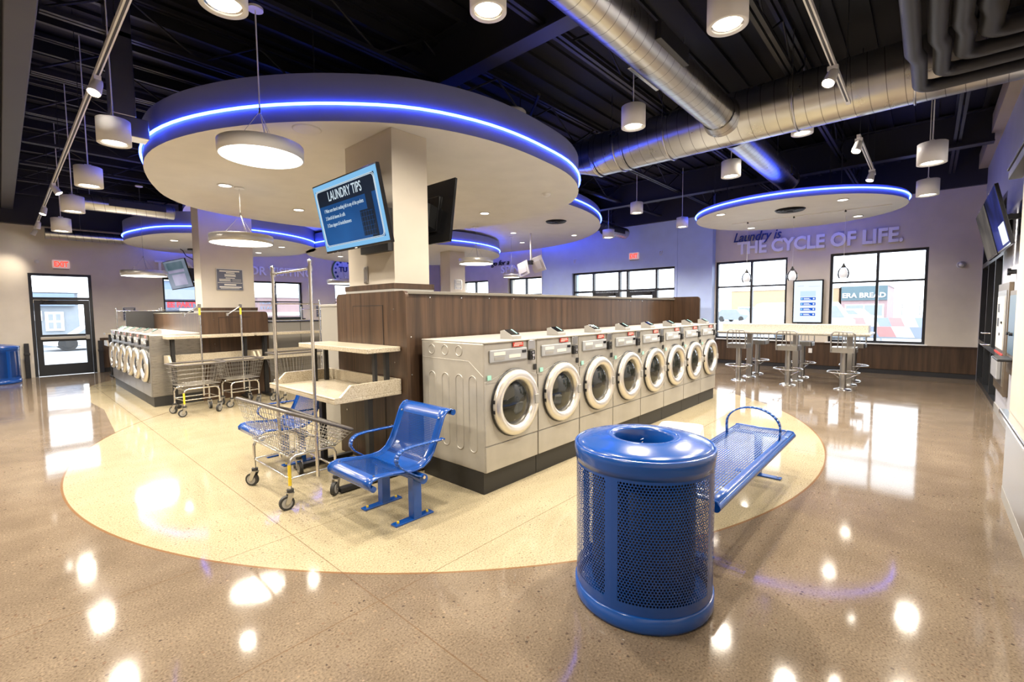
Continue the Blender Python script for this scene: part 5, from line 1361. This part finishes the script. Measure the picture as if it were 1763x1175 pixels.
obj('end_cap', MB().cyl((10.3, 2.12, 4.05), (10.32, 2.12, 4.05), .205, 32), M_STAIN, t)
obj('register', MB().box(9.6, 10.1, 1.90, 1.93, 3.98, 4.12), M_STEEL_BLK, t)
obj('hanger_wire', MB().cyl((8.6, 1.92, 4.05), (8.6, 1.92, 4.86), .005, 5), M_STAIN, t)
t = thing('spiral_duct', 'pale spiral duct stub near the blue wall beyond the second cloud', 'duct')
duct_part('tube', t, (12.0, 7.15, 3.95), (13.2, 7.15, 3.95), .17); obj('register', MB().box(12.3, 12.9, 6.96, 7.0, 3.88, 4.0), M_STEEL_GRY, t)
obj('hanger_wire', MB().cyl((12.4, 7.15, 3.95), (12.4, 7.15, 4.86), .005, 5), M_STAIN, t)
t = thing('spiral_duct', 'short round duct with black register at left, under the dark roof', 'duct')
duct_part('tube', t, (.85, 11.35, 3.62), (2.45, 11.35, 3.62), .14); obj('register', MB().box(1.45, 2.3, 11.18, 11.23, 3.58, 3.70), M_STEEL_BLK, t)
obj('hanger_wire', MB().cyl((1.2, 11.3, 3.62), (1.2, 11.3, 4.86), .005, 5), M_STAIN, t)
t = thing('long_duct', 'long low spiral duct along the window wall at left', 'duct')
duct_part('tube', t, (.85, 16.2, 3.60), (2.9, 16.2, 3.60), .13)
obj('hanger_wire', MB().cyl((1.5, 16.2, 3.7), (1.5, 16.2, 4.86), .005, 5), M_STAIN, t)
t = thing('bent_duct', 'rectangular galvanised duct elbow lit blue beside the largest cloud', 'duct')
obj('elbow', MB().box(.86, 1.06, 6.15, 6.35, 3.62, 4.86).box(.86, 1.16, 6.15, 6.35, 3.42, 3.62), M_STAIN, t, bevel=.008)
for k, (y, zz) in enumerate(((.17, 3.60), (.03, 3.64), (-.10, 3.68), (-.24, 3.74))):
    x = 5.85 - k * .17; r = (.055, .058, .062, .075)[k]
    cvs = [(1.0, y, zz), (x - .9 + .1 * k, y, zz), (x - .7 + .1 * k, y - .03, zz + .02), (x - .12, y - .03, zz + .02)] + [(x - .12 + .12 * math.sin(a), y - .03 - .12 * (1 - math.cos(a)), zz + .02) for a in [PI / 2 * i / 6 for i in range(1, 7)]] + [(x, -.80, zz + .02)]
    tag(obj('insulated_pipe', MB().tube(cvs, r, 20), M_STEEL_GRY), 'dark insulated overhead pipe at top right, %s from the left of four' % ordw[k], 'pipe', 'insulated pipes at the top right')

# ================================================================== OUTSIDE
M_ASPH = paint('asphalt_pale', (.30, .31, .33), .8); M_TAN = paint('stucco_tan', (.46, .33, .20), .8); M_BRK = paint('brick_mauve', (.32, .22, .22), .8)
M_OUTG = paint('outside_grey', (.25, .28, .31), .8); M_OUTB = paint('outside_blue', (.18, .24, .34), .7); M_OUTW = paint('outside_white', (.72, .73, .75), .7); M_DKG = paint('fascia_dark_green', (.09, .14, .16), .6)
g = MB().box(14.25, 160, -60, 90, -.25, -.10).box(-80, 14.25, 17.15, 160, -.25, -.10); struct('ground_outside', g, M_ASPH)
tag(obj('parking_line', MB().box(.6, .7, 18.5, 23, -.10, -.095), M_OUTW), 'white painted parking line outside the exit door', 'road marking')
def building(label, x0, x1, y0, y1, h, m, fascia=None, wins=(), face='w', wm=None, name='shop_building'):
    t = thing(name, label, 'building')
    obj('walls', MB().box(x0, x1, y0, y1, -.1, h), m, t)
    obj('parapet', MB().box(x0 - .15, x1 + .15, y0 - .15, y1 + .15, h, h + .25), M_OUTW, t)
    if fascia: obj('fascia', MB().box(*fascia[:6]), fascia[6], t)
    for (a, b, c, d) in wins:
        if face == 'w': w = obj('window_frame', MB().box(x0 - .08, x0, a, b, c, d), M_OUTW, t); obj('pane', MB().box(x0 - .1, x0 - .08, a + .15, (a + b) / 2 - .06, c + .12, d - .12).box(x0 - .1, x0 - .08, (a + b) / 2 + .06, b - .15, c + .12, d - .12), M_OUTG, w)
        else: w = obj('window_frame', MB().box(a, b, y0 - .08, y0, c, d), M_OUTW, t); obj('pane', MB().box(a + .12, (a + b) / 2 - .05, y0 - .1, y0 - .08, c + .12, (c + d) / 2 - .05).box((a + b) / 2 + .05, b - .12, y0 - .1, y0 - .08, c + .12, (c + d) / 2 - .05).box(a + .12, (a + b) / 2 - .05, y0 - .1, y0 - .08, (c + d) / 2 + .05, d - .12).box((a + b) / 2 + .05, b - .12, y0 - .1, y0 - .08, (c + d) / 2 + .05, d - .12), M_OUTG, w)
    return t
building('tan stucco shop building outside the bar window nearer the washers', 75, 90, 9.0, 22.5, 4.1, M_TAN, wins=[(17.5, 21.5, .2, 1.7)])
t = building('dark fronted bakery building outside the bar window nearer the storefront', 74, 88, 3.9, 8.6, 4.2, M_BRK, fascia=(73.8, 74, 3.9, 8.6, 2.4, 4.2, M_DKG), wins=[(4.2, 8.2, .2, 1.9)])
wall_text('fascia_letters', 'ERA BREAD', .85, .08, M_OUTW, (73.75, 8.5, 2.75), (0, -1, 0), parent=t, width=4.4, bold=.02)
t = building('blue grey shop with red lettering outside the far window wall', 6.5, 12.9, 40, 50, 3.9, M_OUTB, fascia=(6.4, 12.9, 39.8, 40, 2.6, 3.3, M_OUTG), wins=[(7.5, 9.5, .1, 1.6)], face='s')
wall_text('fascia_letters', 'EE PARTY', .5, .08, quiet(emit('neon_red', (1, .12, .15), 1.2)), (7.9, 39.75, 2.05), (1, 0, 0), parent=t, width=1.9, bold=.02)
obj('white_banner', MB().box(8.6, 10.0, 39.7, 39.75, 1.62, 1.95), M_OUTW, t)
t = building('mauve brick shop with blue lettering outside the far window wall', 13.2, 30, 38, 50, 2.75, M_BRK, fascia=(13.1, 30, 37.9, 38, 1.35, 1.6, M_OUTW), wins=[(15.4, 17.2, .2, 1.2), (12.9 + .4, 14.2, .2, 1.2)], face='s')
wall_text('fascia_letters', 'NURSES', .30, .06, M_OUTB, (13.3, 37.85, 2.25), (1, 0, 0), parent=t, width=1.3); wall_text('fascia_letters', 'STAFF', .30, .06, M_OUTB, (13.3, 37.85, 1.85), (1, 0, 0), parent=t, width=1.1)
t = building('grey shop with white framed window outside the glass exit door', .3, 2.85, 34, 44, 2.75, M_OUTG, fascia=(.2, 2.7, 33.7, 34, 2.05, 2.7, M_OUTB), wins=[(1.55, 2.25, .75, 1.75), (.85, 1.45, 1.3, 1.8)], face='s')
obj('awning_strip', MB().box(.6, 1.7, 33.6, 33.7, 2.2, 2.42), M_TAN, t)
def car(label, x, y, rz, L_, W_, H, m, van=False):
    t = thing('parked_car', label, 'car', (x, y, -.1), rz)
    bp = [(0, .35), (.02 * L_, .62 * H if van else .55 * H), (.22 * L_, .62 * H), (.34 * L_, H * .97), (.40 * L_, H), (.80 * L_, H), (.95 * L_, .66 * H), (L_, .6 * H), (L_, .32), (.9 * L_, .25), (.1 * L_, .25)]
    obj('body', MB().prism(bp, -W_ / 2, W_ / 2, M=MXZ), m, t, bevel=.08, seg=3)
    gl = MB()
    for s in (-1, 1): gl.prism([(.27 * L_, .66 * H), (.36 * L_, .92 * H), (.78 * L_, .92 * H), (.88 * L_, .66 * H)], s * W_ / 2 * 1.0 - .01, s * W_ / 2 + .01, M=MXZ)
    gl.add([(.235 * L_, -W_ * .42, .66 * H), (.235 * L_, W_ * .42, .66 * H), (.335 * L_, W_ * .38, .93 * H), (.335 * L_, -W_ * .38, .93 * H)], [(0, 1, 2, 3)])
    obj('car_glass', gl, M_OUTG, t)
    for ax in (.2 * L_, .8 * L_):
        for s in (-1, 1):
            obj('wheel', MB().cyl((ax, s * (W_ / 2 - .2), .34), (ax, s * (W_ / 2 + .01), .34), .34, 24).cyl((ax, s * (W_ / 2), .34), (ax, s * (W_ / 2 + .02), .34), .2, 16), M_RUBBER, t)
    obj('head_lamps', MB().box(-.02, .05, -W_ * .42, -W_ * .26, .6, .75).box(-.02, .05, W_ * .26, W_ * .42, .6, .75), M_CHROME, t)
M_CARW = mat('car_white', (.75, .76, .78), .25, 0, .5, .6)
car('white parked car outside the window nearer the washers', 20.2, 5.6, -.55, 4.8, 1.95, 1.9, M_CARW)
car('white parked car farther off outside the window nearer the storefront', 52, 3.2, 1.3, 4.6, 1.9, 1.5, M_CARW)
car('white parked car outside the glass exit door', 1.2, 30.5, 0, 4.2, 1.8, 1.15, M_CARW)
car('grey parked car before the tan building', 60, 15.5, 1.2, 4.6, 1.9, 1.5, M_OUTG)
M_STRIPE = {}
for k, (x, z0, z1, lab) in enumerate(((19.0, .62, .95, 'lower red white and blue striped barrier outside the bar windows'), (26.0, .70, 1.10, 'higher red white and blue striped barrier farther outside the bar windows'))):
    t = thing('striped_barrier', lab, 'barrier')
    for j, m in enumerate(('w', 'r', 'b')):
        mb = MB(); n = 12; y0, y1 = -1.0, 4.2; st = (y1 - y0) / n
        for i in range(n):
            if i % 3 == j: mb.prism([(y0 + i * st, z0), (y0 + (i + 1) * st, z0), (y0 + (i + 1) * st + .15, z1), (y0 + i * st + .15, z1)], x, x + .06, M=MYZ)
        obj('stripes', mb, {'w': M_OUTW, 'r': mat('barrier_red', (.48, .24, .23), .5), 'b': mat('barrier_blue', (.25, .29, .40), .5)}[m], t)
    obj('posts', MB().box(x, x + .06, y0, y0 + .08, -.1, z0).box(x, x + .06, y1 - .08, y1, -.1, z0).box(x - .02, x + .08, y0, y1, z0 - .05, z0).box(x, x + .06, 1.5, 1.58, -.1, z0), M_OUTG, t)
rng = random.Random(3)
M_LEAFB = paint('bare_trees', (.30, .30, .29), .9)
for k in range(5):
    tb = thing('bare_tree', 'bare winter tree on the skyline outside the storefront side window, %s from the left' % ordw[k], 'tree', (118 + rng.uniform(-4, 4), 6.5 - k * 2.6, -.1), group='bare trees on the skyline')
    m = MB(); m.cyl((0, 0, 0), (0, 0, 2.0), .12, 7, r1=.07)
    for j in range(26):
        a = rng.uniform(0, 2 * PI); z = rng.uniform(1.0, 2.4); l_ = rng.uniform(.7, 1.8)
        m.cyl((0, 0, z), (l_ * math.cos(a), l_ * math.sin(a), z + l_ * .8), .03, 4, r1=.008)
    obj('trunk', m, M_LEAFB, tb)
tag(obj('street_lamp', MB().cyl((70, -.8, -.1), (70, -.8, 5.5), .08, 8).box(69.2, 70.1, -.95, -.65, 5.4, 5.6), M_OUTG), 'grey street lamp outside the window nearer the storefront', 'street lamp')
